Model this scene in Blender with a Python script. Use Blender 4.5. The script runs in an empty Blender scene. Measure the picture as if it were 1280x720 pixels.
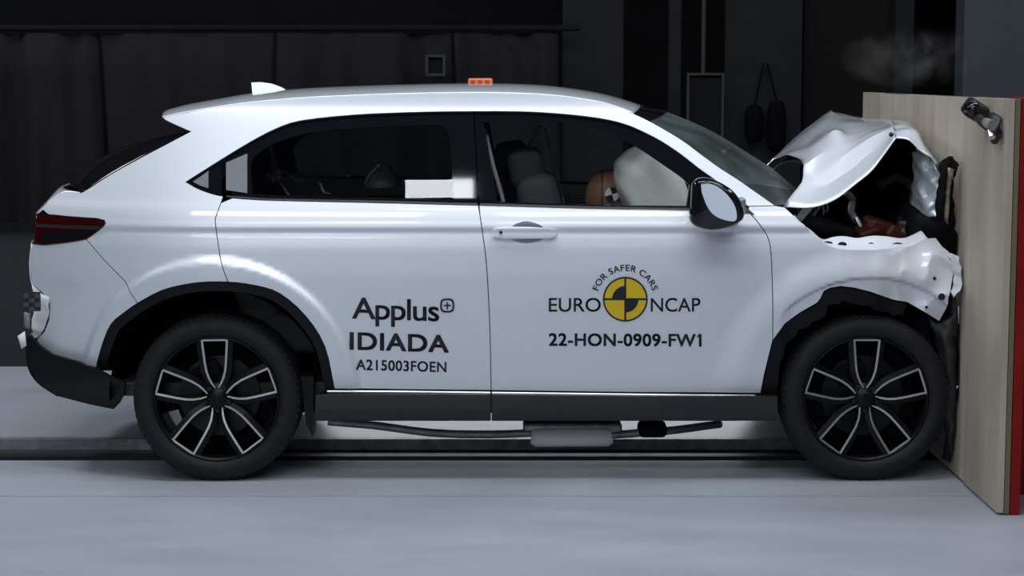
import bpy, bmesh, math, random
from mathutils import Vector, Matrix, noise
from mathutils.geometry import delaunay_2d_cdt
random.seed(7)
SC = bpy.context.scene
COL = SC.collection
R = math.radians

# ------------------------------------------------------------------ camera
F = 2400.0                      # focal length in pixels of a 1280 wide frame
PITCH = R(6.3)
CAM = Vector((0.0, -7.6, 1.63))
cd = bpy.data.cameras.new('camera'); cam = bpy.data.objects.new('camera', cd); COL.objects.link(cam)
cam.location = CAM; cam.rotation_euler = (R(90) - PITCH, 0, 0)
cd.sensor_width = 36; cd.lens = 36 * F / 1280; cd.clip_end = 100
SC.camera = cam

# ------------------------------------------------------------------ world, lamps, exposure
w = bpy.data.worlds.new('hall'); SC.world = w; w.use_nodes = True
w.node_tree.nodes['Background'].inputs['Color'].default_value = (0.55, 0.65, 0.9, 1)
w.node_tree.nodes['Background'].inputs['Strength'].default_value = 0.04
SC.view_settings.view_transform = 'Standard'; SC.view_settings.look = 'None'
SC.view_settings.gamma = 1.0; SC.view_settings.use_curve_mapping = False
SC.view_settings.exposure = -0.1

def lamp(x, y, z, sx, sy, power, target, col=(1, 0.98, 0.96)):
    l = bpy.data.lights.new('area_lamp', 'AREA'); l.shape = 'RECTANGLE'; l.size = sx; l.size_y = sy
    l.energy = power; l.color = col
    o = bpy.data.objects.new('area_lamp', l); COL.objects.link(o); o.location = (x, y, z)
    d = Vector(target) - Vector((x, y, z))
    o.rotation_euler = d.to_track_quat('-Z', 'Y').to_euler()
    return o
# overhead banks of the crash hall, plus lamps added for floor and mirror
COOL = (0.90, 0.95, 1.0)
lamp(-2.4, -5.75, 6.2, 3.4, 0.8, 98, (-1.2, 0, 0.6), COOL)
lamp(1.6, -5.75, 6.2, 3.4, 0.8, 88, (0.8, 0, 0.6), COOL)
lamp(-1.6, -0.95, 5.4, 3.0, 0.7, 92, (-1.4, -0.3, 0.6), COOL)
lamp(1.4, -0.95, 5.4, 2.6, 0.7, 86, (1.0, -0.3, 0.6), COOL)
lamp(3.1, -0.3, 4.3, 0.8, 0.5, 50, (0.6, 0.5, 1.2), COOL)
lamp(-0.49, -3.35, 5.20, 0.46, 0.32, 11, (-0.5, 0, 0.8), COOL)
lamp(0.15, 3.1, 0.55, 3.4, 0.25, 22, (0.15, 1.2, 0.0), COOL)  # unseen low lamp added behind the car to brighten the floor beneath
lamp(-4.4, 1.7, 4.2, 1.8, 0.8, 100, (-3.2, 1.4, 0), COOL)
lamp(-3.5, -11.5, 5.4, 5.0, 1.2, 650, (-4, -12.5, 0), COOL)  # added behind the camera, lights the wall that the door mirror reflects

# ------------------------------------------------------------------ pixel -> world helpers
CP, SP = math.cos(PITCH), math.sin(PITCH)
FW = Vector((0, CP, -SP)); UP = Vector((0, SP, CP)); RT = Vector((1, 0, 0))
def P(u, v, y):
    d = FW + RT * ((u - 640) / F) + UP * ((360 - v) / F)
    return CAM + d * ((y - CAM.y) / d.y)
def pchip(pts):
    xs = [p[0] for p in pts]; ys = [p[1] for p in pts]; n = len(xs)
    h = [xs[i+1]-xs[i] for i in range(n-1)]; dl = [(ys[i+1]-ys[i])/h[i] for i in range(n-1)]
    m = [0]*n; m[0] = dl[0]; m[-1] = dl[-1]
    for i in range(1, n-1):
        if dl[i-1]*dl[i] > 0:
            w1 = 2*h[i]+h[i-1]; w2 = h[i]+2*h[i-1]
            m[i] = (w1+w2)/(w1/dl[i-1]+w2/dl[i])
    def f(x):
        if x <= xs[0]: return ys[0]+m[0]*(x-xs[0])
        if x >= xs[-1]: return ys[-1]+m[-1]*(x-xs[-1])
        i = 0
        while x > xs[i+1]: i += 1
        t = (x-xs[i])/h[i]; t2 = t*t; t3 = t2*t
        return (2*t3-3*t2+1)*ys[i]+(t3-2*t2+t)*h[i]*m[i]+(3*t2-2*t3)*ys[i+1]+(t3-t2)*h[i]*m[i+1]
    return f
def sm(a, b, x):
    t = max(0.0, min(1.0, (x-a)/(b-a))); return t*t*(3-2*t)
YC = 0.895                                     # centre plane of the car
RW = P(270, 500, 0.03); FWH = P(1083, 503, 0.03)   # wheel hubs
TYRE_R = 0.342
RW.z = FWH.z = TYRE_R - 0.006
prof = pchip([(0.10, .15), (0.25, .098), (0.36, .078), (0.45, .062), (0.60, .034), (0.76, .008), (0.86, -.004), (0.94, -.006), (0.985, -.001),
              (1.016, .0055), (1.030, .0), (1.06, .009), (1.10, .025), (1.135, .045), (1.20, .078), (1.35, .155),
              (1.47, .220), (1.497, .237), (1.520, .262), (1.547, .315), (1.58, .42), (1.62, .6)])
def Yb(x, z):
    y = prof(z)
    t = max(0, -1.05-x); y += 0.30*t**2.2
    t = max(0, x-1.15); y += 0.14*t*t
    zf = sm(0.30, 0.45, z)
    r = math.hypot(x-RW.x, z-RW.z)
    y -= 0.030*(1-sm(0.55, 0.59, r))*zf
    r = math.hypot(x-FWH.x, z-FWH.z)
    y -= 0.022*(1-sm(0.50, 0.64, r))*zf
    if x > 0.85:
        y += 0.016*(1-sm(0.488, 0.502, r))*zf*sm(1.06, 1.13, x)
        k = sm(1.15, 1.62, x)
        n = noise.noise(Vector((x*4.2, 0.3, z*5.5)))
        n2 = abs(noise.noise(Vector((x*9+3, 1.3, z*7))))
        y += k*(0.055*n+0.03*n2)
    return y
def S(u, v, fn=Yb, off=0.0):
    y = 0.05
    for _ in range(14):
        p = P(u, v, y); y = 0.3*y+0.7*(fn(p.x, p.z)+off)
    return P(u, v, y)

def crs(pts, n=6):
    """Catmull-Rom through 2-D / 3-D points"""
    pts = [Vector(p) for p in pts]
    if len(pts) < 3: return pts
    q = [pts[0]*2-pts[1]]+pts+[pts[-1]*2-pts[-2]]
    out = []
    for i in range(1, len(q)-2):
        for k in range(n):
            t = k/n; a, b, c, d = q[i-1], q[i], q[i+1], q[i+2]
            out.append(0.5*((2*b)+(c-a)*t+(2*a-5*b+4*c-d)*t*t+(3*b-a-3*c+d)*t**3))
    out.append(pts[-1]); return out

# ------------------------------------------------------------------ materials
def mat(name, col, rough=0.5, metal=0.0, coat=0.0, var=0.0, vscale=6.0, bump=0.0, bscale=60.0, stretch=(1, 1, 1), spec=0.5, sheen=0.0, col2=None, emit=0.0):
    m = bpy.data.materials.new(name); m.use_nodes = True
    nt = m.node_tree; b = nt.nodes['Principled BSDF']
    b.inputs['Base Color'].default_value = (*col, 1); b.inputs['Roughness'].default_value = rough
    b.inputs['Metallic'].default_value = metal; b.inputs['Coat Weight'].default_value = coat
    b.inputs['Coat Roughness'].default_value = 0.06; b.inputs['Specular IOR Level'].default_value = spec
    b.inputs['Sheen Weight'].default_value = sheen
    if emit: b.inputs['Emission Color'].default_value = (*col, 1); b.inputs['Emission Strength'].default_value = emit
    if var or bump:
        tc = nt.nodes.new('ShaderNodeTexCoord'); mp = nt.nodes.new('ShaderNodeMapping'); mp.inputs['Scale'].default_value = stretch
        nt.links.new(tc.outputs['Object'], mp.inputs['Vector'])
    if var:
        n = nt.nodes.new('ShaderNodeTexNoise'); n.inputs['Scale'].default_value = vscale; n.inputs['Detail'].default_value = 5
        rp = nt.nodes.new('ShaderNodeValToRGB'); rp.color_ramp.elements[0].position = .3; rp.color_ramp.elements[1].position = .7
        c2 = col2 or tuple(c*(1-var) for c in col)
        rp.color_ramp.elements[0].color = (*c2, 1); rp.color_ramp.elements[1].color = (*tuple(min(1, c*(1+var*.3)) for c in col), 1)
        nt.links.new(mp.outputs[0], n.inputs['Vector']); nt.links.new(n.outputs['Fac'], rp.inputs[0]); nt.links.new(rp.outputs[0], b.inputs['Base Color'])
    if bump:
        n2 = nt.nodes.new('ShaderNodeTexNoise'); n2.inputs['Scale'].default_value = bscale; n2.inputs['Detail'].default_value = 3
        bp = nt.nodes.new('ShaderNodeBump'); bp.inputs['Strength'].default_value = bump; bp.inputs['Distance'].default_value = 0.01
        nt.links.new(mp.outputs[0], n2.inputs['Vector']); nt.links.new(n2.outputs['Fac'], bp.inputs['Height']); nt.links.new(bp.outputs[0], b.inputs['Normal'])
    return m
def glass_mat(name, tint, fr=1.0, rough=0.01, haze=None, hz=0.0):
    m = bpy.data.materials.new(name); m.use_nodes = True; nt = m.node_tree; nt.nodes.clear()
    o = nt.nodes.new('ShaderNodeOutputMaterial'); mx = nt.nodes.new('ShaderNodeMixShader')
    t = nt.nodes.new('ShaderNodeBsdfTransparent'); t.inputs[0].default_value = (*tint, 1)
    g = nt.nodes.new('ShaderNodeBsdfGlossy'); g.inputs['Roughness'].default_value = rough
    f = nt.nodes.new('ShaderNodeFresnel'); f.inputs[0].default_value = 1.5
    mu = nt.nodes.new('ShaderNodeMath'); mu.operation = 'MULTIPLY'; mu.inputs[1].default_value = fr
    nt.links.new(f.outputs[0], mu.inputs[0]); nt.links.new(mu.outputs[0], mx.inputs[0])
    nt.links.new(t.outputs[0], mx.inputs[1]); nt.links.new(g.outputs[0], mx.inputs[2]); nt.links.new(mx.outputs[0], o.inputs[0])
    if haze:          # crazed laminated glass scatters a little light
        d = nt.nodes.new('ShaderNodeBsdfDiffuse'); d.inputs[0].default_value = (*haze, 1); m2 = nt.nodes.new('ShaderNodeMixShader')
        tc = nt.nodes.new('ShaderNodeTexCoord'); vo = nt.nodes.new('ShaderNodeTexNoise'); vo.inputs['Scale'].default_value = 5; vo.inputs['Detail'].default_value = 6
        mr = nt.nodes.new('ShaderNodeMapRange'); mr.inputs['From Min'].default_value = .35; mr.inputs['From Max'].default_value = .7; mr.inputs['To Min'].default_value = hz*.3; mr.inputs['To Max'].default_value = hz*1.6
        nt.links.new(tc.outputs['Object'], vo.inputs['Vector']); nt.links.new(vo.outputs['Fac'], mr.inputs['Value']); nt.links.new(mr.outputs[0], m2.inputs[0])
        nt.links.new(mx.outputs[0], m2.inputs[1]); nt.links.new(d.outputs[0], m2.inputs[2]); nt.links.new(m2.outputs[0], o.inputs[0])
    return m
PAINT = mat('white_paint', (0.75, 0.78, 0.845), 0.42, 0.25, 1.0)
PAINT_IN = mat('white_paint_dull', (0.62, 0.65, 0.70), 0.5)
BLACKP = mat('black_plastic', (0.012, 0.012, 0.014), 0.45, bump=.15, bscale=300)
GLOSSB = mat('gloss_black', (0.006, 0.006, 0.008), 0.035)
RUBBER = mat('tyre_rubber', (0.008, 0.008, 0.009), 0.65, var=.3, vscale=20, spec=.3)
DARK = mat('dark_void', (0.005, 0.005, 0.006), 0.85, spec=.12)
CHROME = mat('chrome', (0.75, 0.76, 0.78), 0.3, 1.0)
ARCHM = mat('arch_plastic', (0.005, 0.005, 0.006), 0.55, spec=.22)
ALU = mat('machined_alloy', (0.50, 0.51, 0.53), 0.35, 1.0)
STEEL = mat('dull_steel', (0.32, 0.33, 0.34), 0.45, .5, var=.4, vscale=20)
RIMB = mat('black_alloy', (0.004, 0.004, 0.005), 0.3, spec=.18)
DISC = mat('brake_steel', (0.03, 0.03, 0.032), 0.5, 1.0)
GLASS = glass_mat('clear_glass', (0.92, 0.94, 0.93))
GLASSR = glass_mat('privacy_glass', (0.62, 0.64, 0.66))
GLASSW = glass_mat('windscreen_glass', (0.78, 0.84, 0.82), 1.6, 0.25, (.30, .42, .40), .10)
FABRIC = mat('dark_seat_fabric', (0.035, 0.036, 0.04), 0.85, var=.3, vscale=40)
SEATG = mat('grey_seat_fabric', (0.06, 0.06, 0.064), 0.8)
TRIM = mat('cabin_trim', (0.02, 0.02, 0.022), 0.6)
LINER = mat('headliner', (0.10, 0.10, 0.105), 0.9)
BAG = mat('airbag_cloth', (0.95, 0.94, 0.91), 0.8, bump=.3, bscale=25)
SKIN = mat('dummy_vinyl', (0.27, 0.135, 0.085), 0.5, var=.2, vscale=10)
REDL = mat('red_lens', (0.032, 0.0012, 0.0018), 0.12, 0, .3, spec=.3)
INK = mat('black_ink', (0.006, 0.006, 0.012), 0.45)
YEL = mat('yellow_ink', (0.75, 0.52, 0.012), 0.45)
WHITE = mat('white_card', (0.8, 0.8, 0.8), 0.6)
BELT = mat('seat_belt', (0.42, 0.42, 0.42), 0.7)
RUST = mat('brown_plastic', (0.09, 0.018, 0.010), 0.5, var=.4, vscale=30)
TORN = mat('torn_metal', (0.30, 0.27, 0.23), 0.5, 0.4, var=.5, vscale=20, col2=(0.03, .025, .02))
GREYP = mat('grey_trim', (0.16, 0.165, 0.18), 0.35)
ORANGE = mat('orange_plastic', (0.75, 0.16, 0.06), 0.4)

# ------------------------------------------------------------------ object helpers
def empty(name, loc, label=None, cat=None, group=None):
    o = bpy.data.objects.new(name, None); COL.objects.link(o); o.location = loc; o.empty_display_size = .1
    return tag(o, label, cat, group)
def tag(o, label=None, cat=None, group=None, kind=None):
    if label: o['label'] = label
    if cat: o['category'] = cat
    if group: o['group'] = group
    if kind: o['kind'] = kind
    return o
def wloc(o):
    l = Vector(o.location); p = o.parent
    while p: l += p.location; p = p.parent
    return l
def link(name, me, m, parent=None, label=None):
    """me is in world coordinates; parents only translate"""
    o = bpy.data.objects.new(name, me); COL.objects.link(o)
    if m is not None and not me.materials: me.materials.append(m)
    if parent is not None:
        o.parent = parent; me.transform(Matrix.Translation(-wloc(parent)))
    if label: o['label'] = label
    return o
def centre(o):
    """put the origin of a top-level mesh at its base"""
    me = o.data; xs = [v.co.copy() for v in me.vertices]
    c = Vector(((min(p.x for p in xs)+max(p.x for p in xs))/2, (min(p.y for p in xs)+max(p.y for p in xs))/2, min(p.z for p in xs)))
    me.transform(Matrix.Translation(-c)); o.location = c; return o
class MB:
    def __init__(s): s.v = []; s.f = []; s.sm = []
    def add(s, vs, fs, smooth=False):
        b = len(s.v); s.v += [Vector(p) for p in vs]; s.f += [tuple(i+b for i in f) for f in fs]; s.sm += [smooth]*len(fs); return s
    def box(s, c, d, rot=None):
        hx, hy, hz = d[0]/2, d[1]/2, d[2]/2
        vs = [Vector((x, y, z)) for x in (-hx, hx) for y in (-hy, hy) for z in (-hz, hz)]
        if rot: vs = [rot @ p for p in vs]
        vs = [p+Vector(c) for p in vs]
        return s.add(vs, [(0, 1, 3, 2), (4, 6, 7, 5), (0, 4, 5, 1), (2, 3, 7, 6), (0, 2, 6, 4), (1, 5, 7, 3)])
    def tube(s, pts, r, n=8, cap=True):
        pts = [Vector(p) for p in pts]; rs = r if isinstance(r, (list, tuple)) else [r]*len(pts)
        vs = []; ref = Vector((0, 0, 1))
        for i, p in enumerate(pts):
            t = (pts[min(i+1, len(pts)-1)]-pts[max(i-1, 0)]).normalized()
            a = t.cross(ref)
            if a.length < .05: a = t.cross(Vector((1, 0, 0)))
            a.normalize(); b = t.cross(a); 
            vs += [p+(a*math.cos(k*2*math.pi/n)+b*math.sin(k*2*math.pi/n))*rs[i] for k in range(n)]
        fs = [(i*n+k, i*n+(k+1) % n, (i+1)*n+(k+1) % n, (i+1)*n+k) for i in range(len(pts)-1) for k in range(n)]
        s.add(vs, fs, True)
        if cap: s.add(vs[:n], [tuple(range(n))[::-1]]); s.add(vs[-n:], [tuple(range(n))])
        return s
    def lathe(s, prof_, c, n=48, smooth=True):
        """profile of (radius, y) spun round the y axis through c"""
        vs = [Vector((c[0]+r*math.cos(2*math.pi*k/n), c[1]+y, c[2]+r*math.sin(2*math.pi*k/n))) for r, y in prof_ for k in range(n)]
        fs = [(i*n+k, (i+1)*n+k, (i+1)*n+(k+1) % n, i*n+(k+1) % n) for i in range(len(prof_)-1) for k in range(n)]
        return s.add(vs, fs, smooth)
    def prism(s, poly, y0, y1):
        """poly of (x,z) extruded from y0 to y1"""
        n = len(poly); vs = [(p[0], y0, p[1]) for p in poly]+[(p[0], y1, p[1]) for p in poly]
        return s.add(vs, [tuple(range(n)), tuple(range(n, 2*n))[::-1]]+[(i, n+i, n+(i+1) % n, (i+1) % n) for i in range(n)])
    def mesh(s, name, fix=True):
        me = bpy.data.meshes.new(name); me.from_pydata([tuple(p) for p in s.v], [], s.f)
        me.polygons.foreach_set('use_smooth', s.sm)
        if fix:
            bm = bmesh.new(); bm.from_mesh(me); bmesh.ops.recalc_face_normals(bm, faces=bm.faces); bm.to_mesh(me); bm.free()
        me.update(); return me
    def build(s, name, m, parent=None, label=None, fix=True): return link(name, s.mesh(name, fix), m, parent, label)

def rbox(name, c, d, bev, m, parent=None, rot=(0, 0, 0), seg=4, label=None, taper=0.0, mode=None):
    bm = bmesh.new(); bmesh.ops.create_cube(bm, size=1)
    for v in bm.verts:
        k = 1-taper*(v.co.z+.5)
        v.co = Vector((v.co.x*d[0]*k, v.co.y*d[1]*k, v.co.z*d[2]))
    bmesh.ops.bevel(bm, geom=bm.edges[:], offset=bev, segments=seg, profile=.5, affect='EDGES')
    from mathutils import Euler
    M = Matrix.Translation(c) @ Euler(rot).to_matrix().to_4x4()
    bm.transform(M); me = bpy.data.meshes.new(name); bm.to_mesh(me); bm.free()
    me.polygons.foreach_set('use_smooth', [True]*len(me.polygons))
    return link(name, me, m, parent, label)

def inside(p, poly):
    x, y = p; c = False; n = len(poly); j = n-1
    for i in range(n):
        xi, yi = poly[i]; xj, yj = poly[j]
        if (yi > y) != (yj > y) and x < (xj-xi)*(y-yi)/(yj-yi)+xi: c = not c
        j = i
    return c
def area(poly): return .5*sum(poly[i-1][0]*poly[i][1]-poly[i][0]*poly[i-1][1] for i in range(len(poly)))
def inset(poly, d):
    if area(poly) < 0: poly = poly[::-1]
    n = len(poly); out = []
    for i in range(n):
        a = Vector(poly[i-1]); b = Vector(poly[i]); c = Vector(poly[(i+1) % n])
        e1 = (b-a).normalized(); e2 = (c-b).normalized()
        n1 = Vector((-e1.y, e1.x)); n2 = Vector((-e2.y, e2.x)); m = n1+n2
        if m.length < .3: m = n1
        m = m/max(.35, m.length_squared/2) if m.length > 0 else n1
        out.append(tuple(b+m*d))
    return out
def densify(poly, step):
    out = []; n = len(poly)
    for i in range(n):
        a = Vector(poly[i]); b = Vector(poly[(i+1) % n]); L = (b-a).length
        if L < 1e-5: continue
        k = max(1, int(math.ceil(L/step)))
        out += [tuple(a.lerp(b, j/k)) for j in range(k)]
    return out
def fill(outline, holes, step):
    """triangulated (x,z) polygon with interior grid points"""
    loops = [densify(outline, step)]+[densify(h, step) for h in holes]
    pts = []; edges = []
    for L in loops:
        b = len(pts); pts += L; edges += [(b+i, b+(i+1) % len(L)) for i in range(len(L))]
    xs = [p[0] for p in loops[0]]; zs = [p[1] for p in loops[0]]
    nb = len(pts); bpts = pts[:]
    cell = {}
    for p in bpts: cell.setdefault((int(p[0]//step), int(p[1]//step)), []).append(p)
    z0_, z1_ = min(zs), max(zs)
    zl = [k*step for k in range(int(z0_//step), int(z1_//step)+2)]
    ex_ = (.985, 1.0, 1.008, 1.014, 1.018, 1.023, 1.028, 1.033, 1.040, 1.05, 1.065)
    zl = [z for z in zl if not (.976 < z < 1.074)]+[z for z in ex_]
    for row, z in enumerate(sorted(z for z in zl if z0_ < z < z1_)):
        x = (math.floor(min(xs)/step)+(.5 if row % 2 else 0))*step
        while x < max(xs):
            ci, cj = int(x//step), int(z//step); lim = .42*step if not .98 < z < 1.07 else .006
            near = any((q[0]-x)**2+(q[1]-z)**2 < lim**2 for a in (-1, 0, 1) for b in (-1, 0, 1) for q in cell.get((ci+a, cj+b), ()))
            if not near and inside((x, z), loops[0]) and not any(inside((x, z), h) for h in loops[1:]): pts.append((x, z))
            x += step
    vs, es, fs, _, _, _ = delaunay_2d_cdt([Vector(p) for p in pts], edges, [], 0, 1e-6)
    tris = []
    for f in fs:
        c = sum((vs[i] for i in f), Vector((0, 0)))/3
        if inside(c, loops[0]) and not any(inside(c, h) for h in loops[1:]): tris.append(tuple(f))
    return [tuple(p) for p in vs], tris
PC = {}
def panel(name, px, m, parent, fn=Yb, off=0.0, thick=0.012, gap=0.0018, holes=(), step=0.03, far=False, label=None, world=False):
    """one body panel: its outline seen from the side, pressed on to the body surface fn(x,z)"""
    if world: ol = [tuple(p) for p in px]; hs = [list(h) for h in holes]
    else:
        ol = [(q.x, q.z) for q in (S(p[0], p[1], fn, off) for p in px)]
        hs = [[(q.x, q.z) for q in (S(p[0], p[1], fn, off) for p in h)] for h in holes]
    if gap: ol = inset(ol, gap)
    vs, tris = fill(ol, hs, step)
    e = 0.004; sgn = -1 if far else 1
    def Y(x, z): return fn(x, z)+off
    def my(y): return 2*YC-y if far else y
    V = []; N = []; Fc = []
    for x, z in vs:
        V.append((x, my(Y(x, z)), z))
        gx = (fn(x+e, z)-fn(x-e, z))/(2*e); gz = (fn(x, z+e)-fn(x, z-e))/(2*e)
        N.append(Vector((gx, -sgn, gz)).normalized())
    cnt = {}
    for t in tris:
        a, b, c = (Vector(vs[i]) for i in t)
        if abs((b-a).cross(c-a)) < .04*max((b-a).length, (c-a).length, (c-b).length)**2: continue      # slivers along the rim
        ccw = (b-a).cross(c-a) > 0          # seen from -y, x right z up: ccw faces the camera
        t2 = t if ccw != far else t[::-1]
        Fc.append(t2)
        for i in range(3):
            k = (t2[i], t2[(i+1) % 3]); cnt[k] = 1
    nb = len(V); mp = {}
    if thick:
        for (a, b) in list(cnt):
            if (b, a) in cnt: continue
            for q in (a, b):
                if q not in mp:
                    mp[q] = len(V); x, z = vs[q]; V.append(V[q]); N.append(Vector((0, 0, 0)))
                    V.append((x, my(Y(x, z)+thick), z)); N.append(Vector((0, 0, 0)))
            Fc.append((mp[b], mp[a], mp[a]+1, mp[b]+1))
    me = bpy.data.meshes.new(name); me.from_pydata(V, [], Fc)
    me.polygons.foreach_set('use_smooth', [len(f) == 3 for f in Fc])
    me.update()
    me.normals_split_custom_set_from_vertices([tuple(n) for n in N])
    return link(name, me, m, parent, label)
def sheet(name, rows, m, parent=None, nu=5, nv=5, thick=0.004, label=None, rough=0.0, rs=8.0, smooth=True, crease=False):
    """curved sheet through a net of control points, with a real thickness"""
    rr = [crs(r, nu) for r in rows]
    if crease:
        cols = []
        for i in range(len(rr[0])):
            c_ = []
            for a_, b_ in zip(rr[:-1], rr[1:]): c_ += [a_[i].lerp(b_[i], k/nv) for k in range(nv)]
            cols.append(c_+[rr[-1][i]])
    else: cols = [crs([r[i] for r in rr], nv) for i in range(len(rr[0]))]
    n, k = len(cols), len(cols[0])
    V = [cols[i][j].copy() for i in range(n) for j in range(k)]
    if rough:
        V = [p+Vector((noise.noise(p*rs), noise.noise(p*rs+Vector((7, 1, 3))), noise.noise(p*rs+Vector((2, 9, 5)))))*rough for p in V]
    Fc = [(i*k+j, (i+1)*k+j, (i+1)*k+j+1, i*k+j+1) for i in range(n-1) for j in range(k-1)]
    me = bpy.data.meshes.new(name); me.from_pydata([tuple(p) for p in V], [], Fc)
    me.polygons.foreach_set('use_smooth', [smooth]*len(Fc)); me.update()
    if crease: me.set_sharp_from_angle(angle=R(16))
    o = link(name, me, m, parent, label)
    if thick:
        md = o.modifiers.new('solid', 'SOLIDIFY'); md.thickness = thick; md.offset = 0
    return o
def cross(name, near, bx, bz, m, parent, p=2.2, q=2.2, nt=28, thick=0.006, label=None, sub=4):
    """skin spanning the car from a near edge to its mirror image; bx, bz = bulge at the centre plane for each edge point"""
    n = len(near); bx = bx if isinstance(bx, (list, tuple)) else [bx]*n; bz = bz if isinstance(bz, (list, tuple)) else [bz]*n
    ed = crs([tuple(near[i]) for i in range(n)], sub); ex = crs([(b, c, 0) for b, c in zip(bx, bz)], sub)
    V = []
    for e_, x_ in zip(ed, ex):
        for j in range(nt+1):
            s_ = -1+2*j/nt; s_ = math.copysign(1-(1-abs(s_))**1.35, s_)
            V.append((e_.x+x_.x*(1-abs(s_)**p), YC+s_*(YC-e_.y), e_.z+x_.y*(1-abs(s_)**q)))
    k = nt+1
    Fc = [(i*k+j, (i+1)*k+j, (i+1)*k+j+1, i*k+j+1) for i in range(len(ed)-1) for j in range(nt)]
    me = bpy.data.meshes.new(name); me.from_pydata(V, [], Fc); me.polygons.foreach_set('use_smooth', [True]*len(Fc))
    bm = bmesh.new(); bm.from_mesh(me); bmesh.ops.recalc_face_normals(bm, faces=bm.faces); bm.to_mesh(me); bm.free(); me.update()
    o = link(name, me, m, parent, label)
    if thick:
        md = o.modifiers.new('solid', 'SOLIDIFY'); md.thickness = thick; md.offset = 0
    return o

# ================================================================== SETTING
FLOOR = mat('painted_concrete', (0.35, 0.375, 0.42), 0.42, var=.16, vscale=2.2, bump=.05, bscale=40, stretch=(.5, 1.6, 1))
TRACKM = mat('track_steel', (0.014, 0.015, 0.016), 0.5, var=.4, vscale=8)
CURT = mat('black_drape', (0.011, 0.0105, 0.0125), 0.9, spec=.1)
WALLD = mat('dark_wall', (0.004, 0.004, 0.0045), 0.85, var=.2, spec=.1)
WALLG = mat('charcoal_panel', (0.009, 0.0095, 0.011), 0.8, var=.15, spec=.15)
WALLB = mat('brown_black_panel', (0.006, 0.0045, 0.004), 0.8, spec=.1)
GREYW = mat('blue_grey_wall', (0.045, 0.052, 0.062), 0.8, var=.1, spec=.2)
PLYB = mat('low_partition', (0.022, 0.023, 0.026), 0.7, spec=.2)
def struct(o): o['kind'] = 'structure'; return o
ytr0, ytr1 = 0.46, 0.93
b = MB()
for y0, y1 in ((-14, -0.245), (-0.235, ytr0), (ytr1, 14)):
    b.box((0, (y0+y1)/2, -0.05), (24, y1-y0, 0.1))
b.box((0, -0.24, -0.055), (24, 0.012, 0.1))
struct(b.build('floor', FLOOR))
b = MB().box((0, (ytr0+ytr1)/2, -0.085), (24, ytr1-ytr0, 0.1)); struct(b.build('trim_1', TRACKM))
b = MB().box((0, ytr1-0.03, -0.012), (24, 0.05, 0.05)); struct(b.build('trim_2', STEEL))
b = MB().box((0, 0.66, -0.03), (24, 0.07, 0.03)); struct(b.build('trim_3', TRACKM))
struct(MB().box((0, 4.6, 2.4), (24, 0.1, 4.8)).build('wall_back', WALLD))
struct(MB().box((-5.2, 3.15, 0.40), (7.2, 0.05, 0.80)).build('trim_4', PLYB))
struct(MB().box((-5.2, 3.12, 0.795), (7.2, 0.06, 0.03)).build('trim_5', DARK))
struct(MB().box((0, -14.0, 2.4), (24, 0.2, 4.8)).build('wall_front', mat('pale_wall', (.45, .46, .48), .8)))
def xat(u, y, v=120): return P(u, v, y).x
n = 6
for (u0, u1, y, m) in ((702, 780, 3.5, WALLG), (835, 852, 3.45, WALLG), (905, 1003, 3.5, WALLG), (1003, 1117, 3.6, WALLB), (1117, 1142, 3.5, WALLG)):
    x0, x1 = xat(u0, y), xat(u1, y)
    struct(MB().box(((x0+x1)/2, y+0.06, 2.4), (x1-x0-.01, 0.1, 4.8)).build('trim_%d' % n, m)); n += 1
x0 = xat(1203, 3.0)
struct(MB().box((x0+2, 3.1, 2.4), (4, 0.2, 4.8)).build('wall_right', GREYW))

# curtains
def curtain(x0, x1, seed, label, amp=.05):
    rnd = random.Random(seed); V = []; N = int((x1-x0)/.02); ph = [rnd.uniform(0, 6) for _ in range(5)]
    for i in range(N+1):
        x = x0+(x1-x0)*i/N
        for j in range(9):
            t = j/8; z = 0.03+1.84*t
            wv = math.sin(x*13+ph[0]+.5*t)+.7*math.sin(x*23+ph[1]-1.2*t)+.5*math.sin(x*37+ph[2]+t*2)+.8*math.sin(x*5+ph[3])
            V.append((x+.02*math.sin(t*4+x*3), 3.38+amp*(.45+.55*(1-t))*wv*.5, z))
    k = 9; Fc = [(i*k+j, (i+1)*k+j, (i+1)*k+j+1, i*k+j+1) for i in range(N) for j in range(8)]
    me = bpy.data.meshes.new('curtain'); me.from_pydata(V, [], Fc); me.polygons.foreach_set('use_smooth', [True]*len(Fc))
    o = link('curtain', me, CURT); md = o.modifiers.new('solid', 'SOLIDIFY'); md.thickness = .006
    centre(o); tag(o, label, 'curtain', 'black drapes along the back of the hall')
curtain(-6.0, -2.35, 1, 'black curtain at the far left, behind the tail lamp of the car', .11)
curtain(-2.33, -1.35, 2, 'black curtain behind the shark fin antenna and rear roof edge', .05)
curtain(-1.33, -0.35, 3, 'black curtain behind the rear half of the roof, with a small square frame on it', .09)
curtain(-0.33, xat(702, 3.4), 4, 'black curtain behind the orange roof marker, rightmost of the drapes', .10)
rail = MB().tube([(-6.1, 3.38, 1.9), (xat(702, 3.4)+.1, 3.38, 1.9)], .018, 10)
tag(centre(rail.build('curtain_rail', DARK)), 'long dark rail the black curtains hang from', 'curtain rail')
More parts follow.
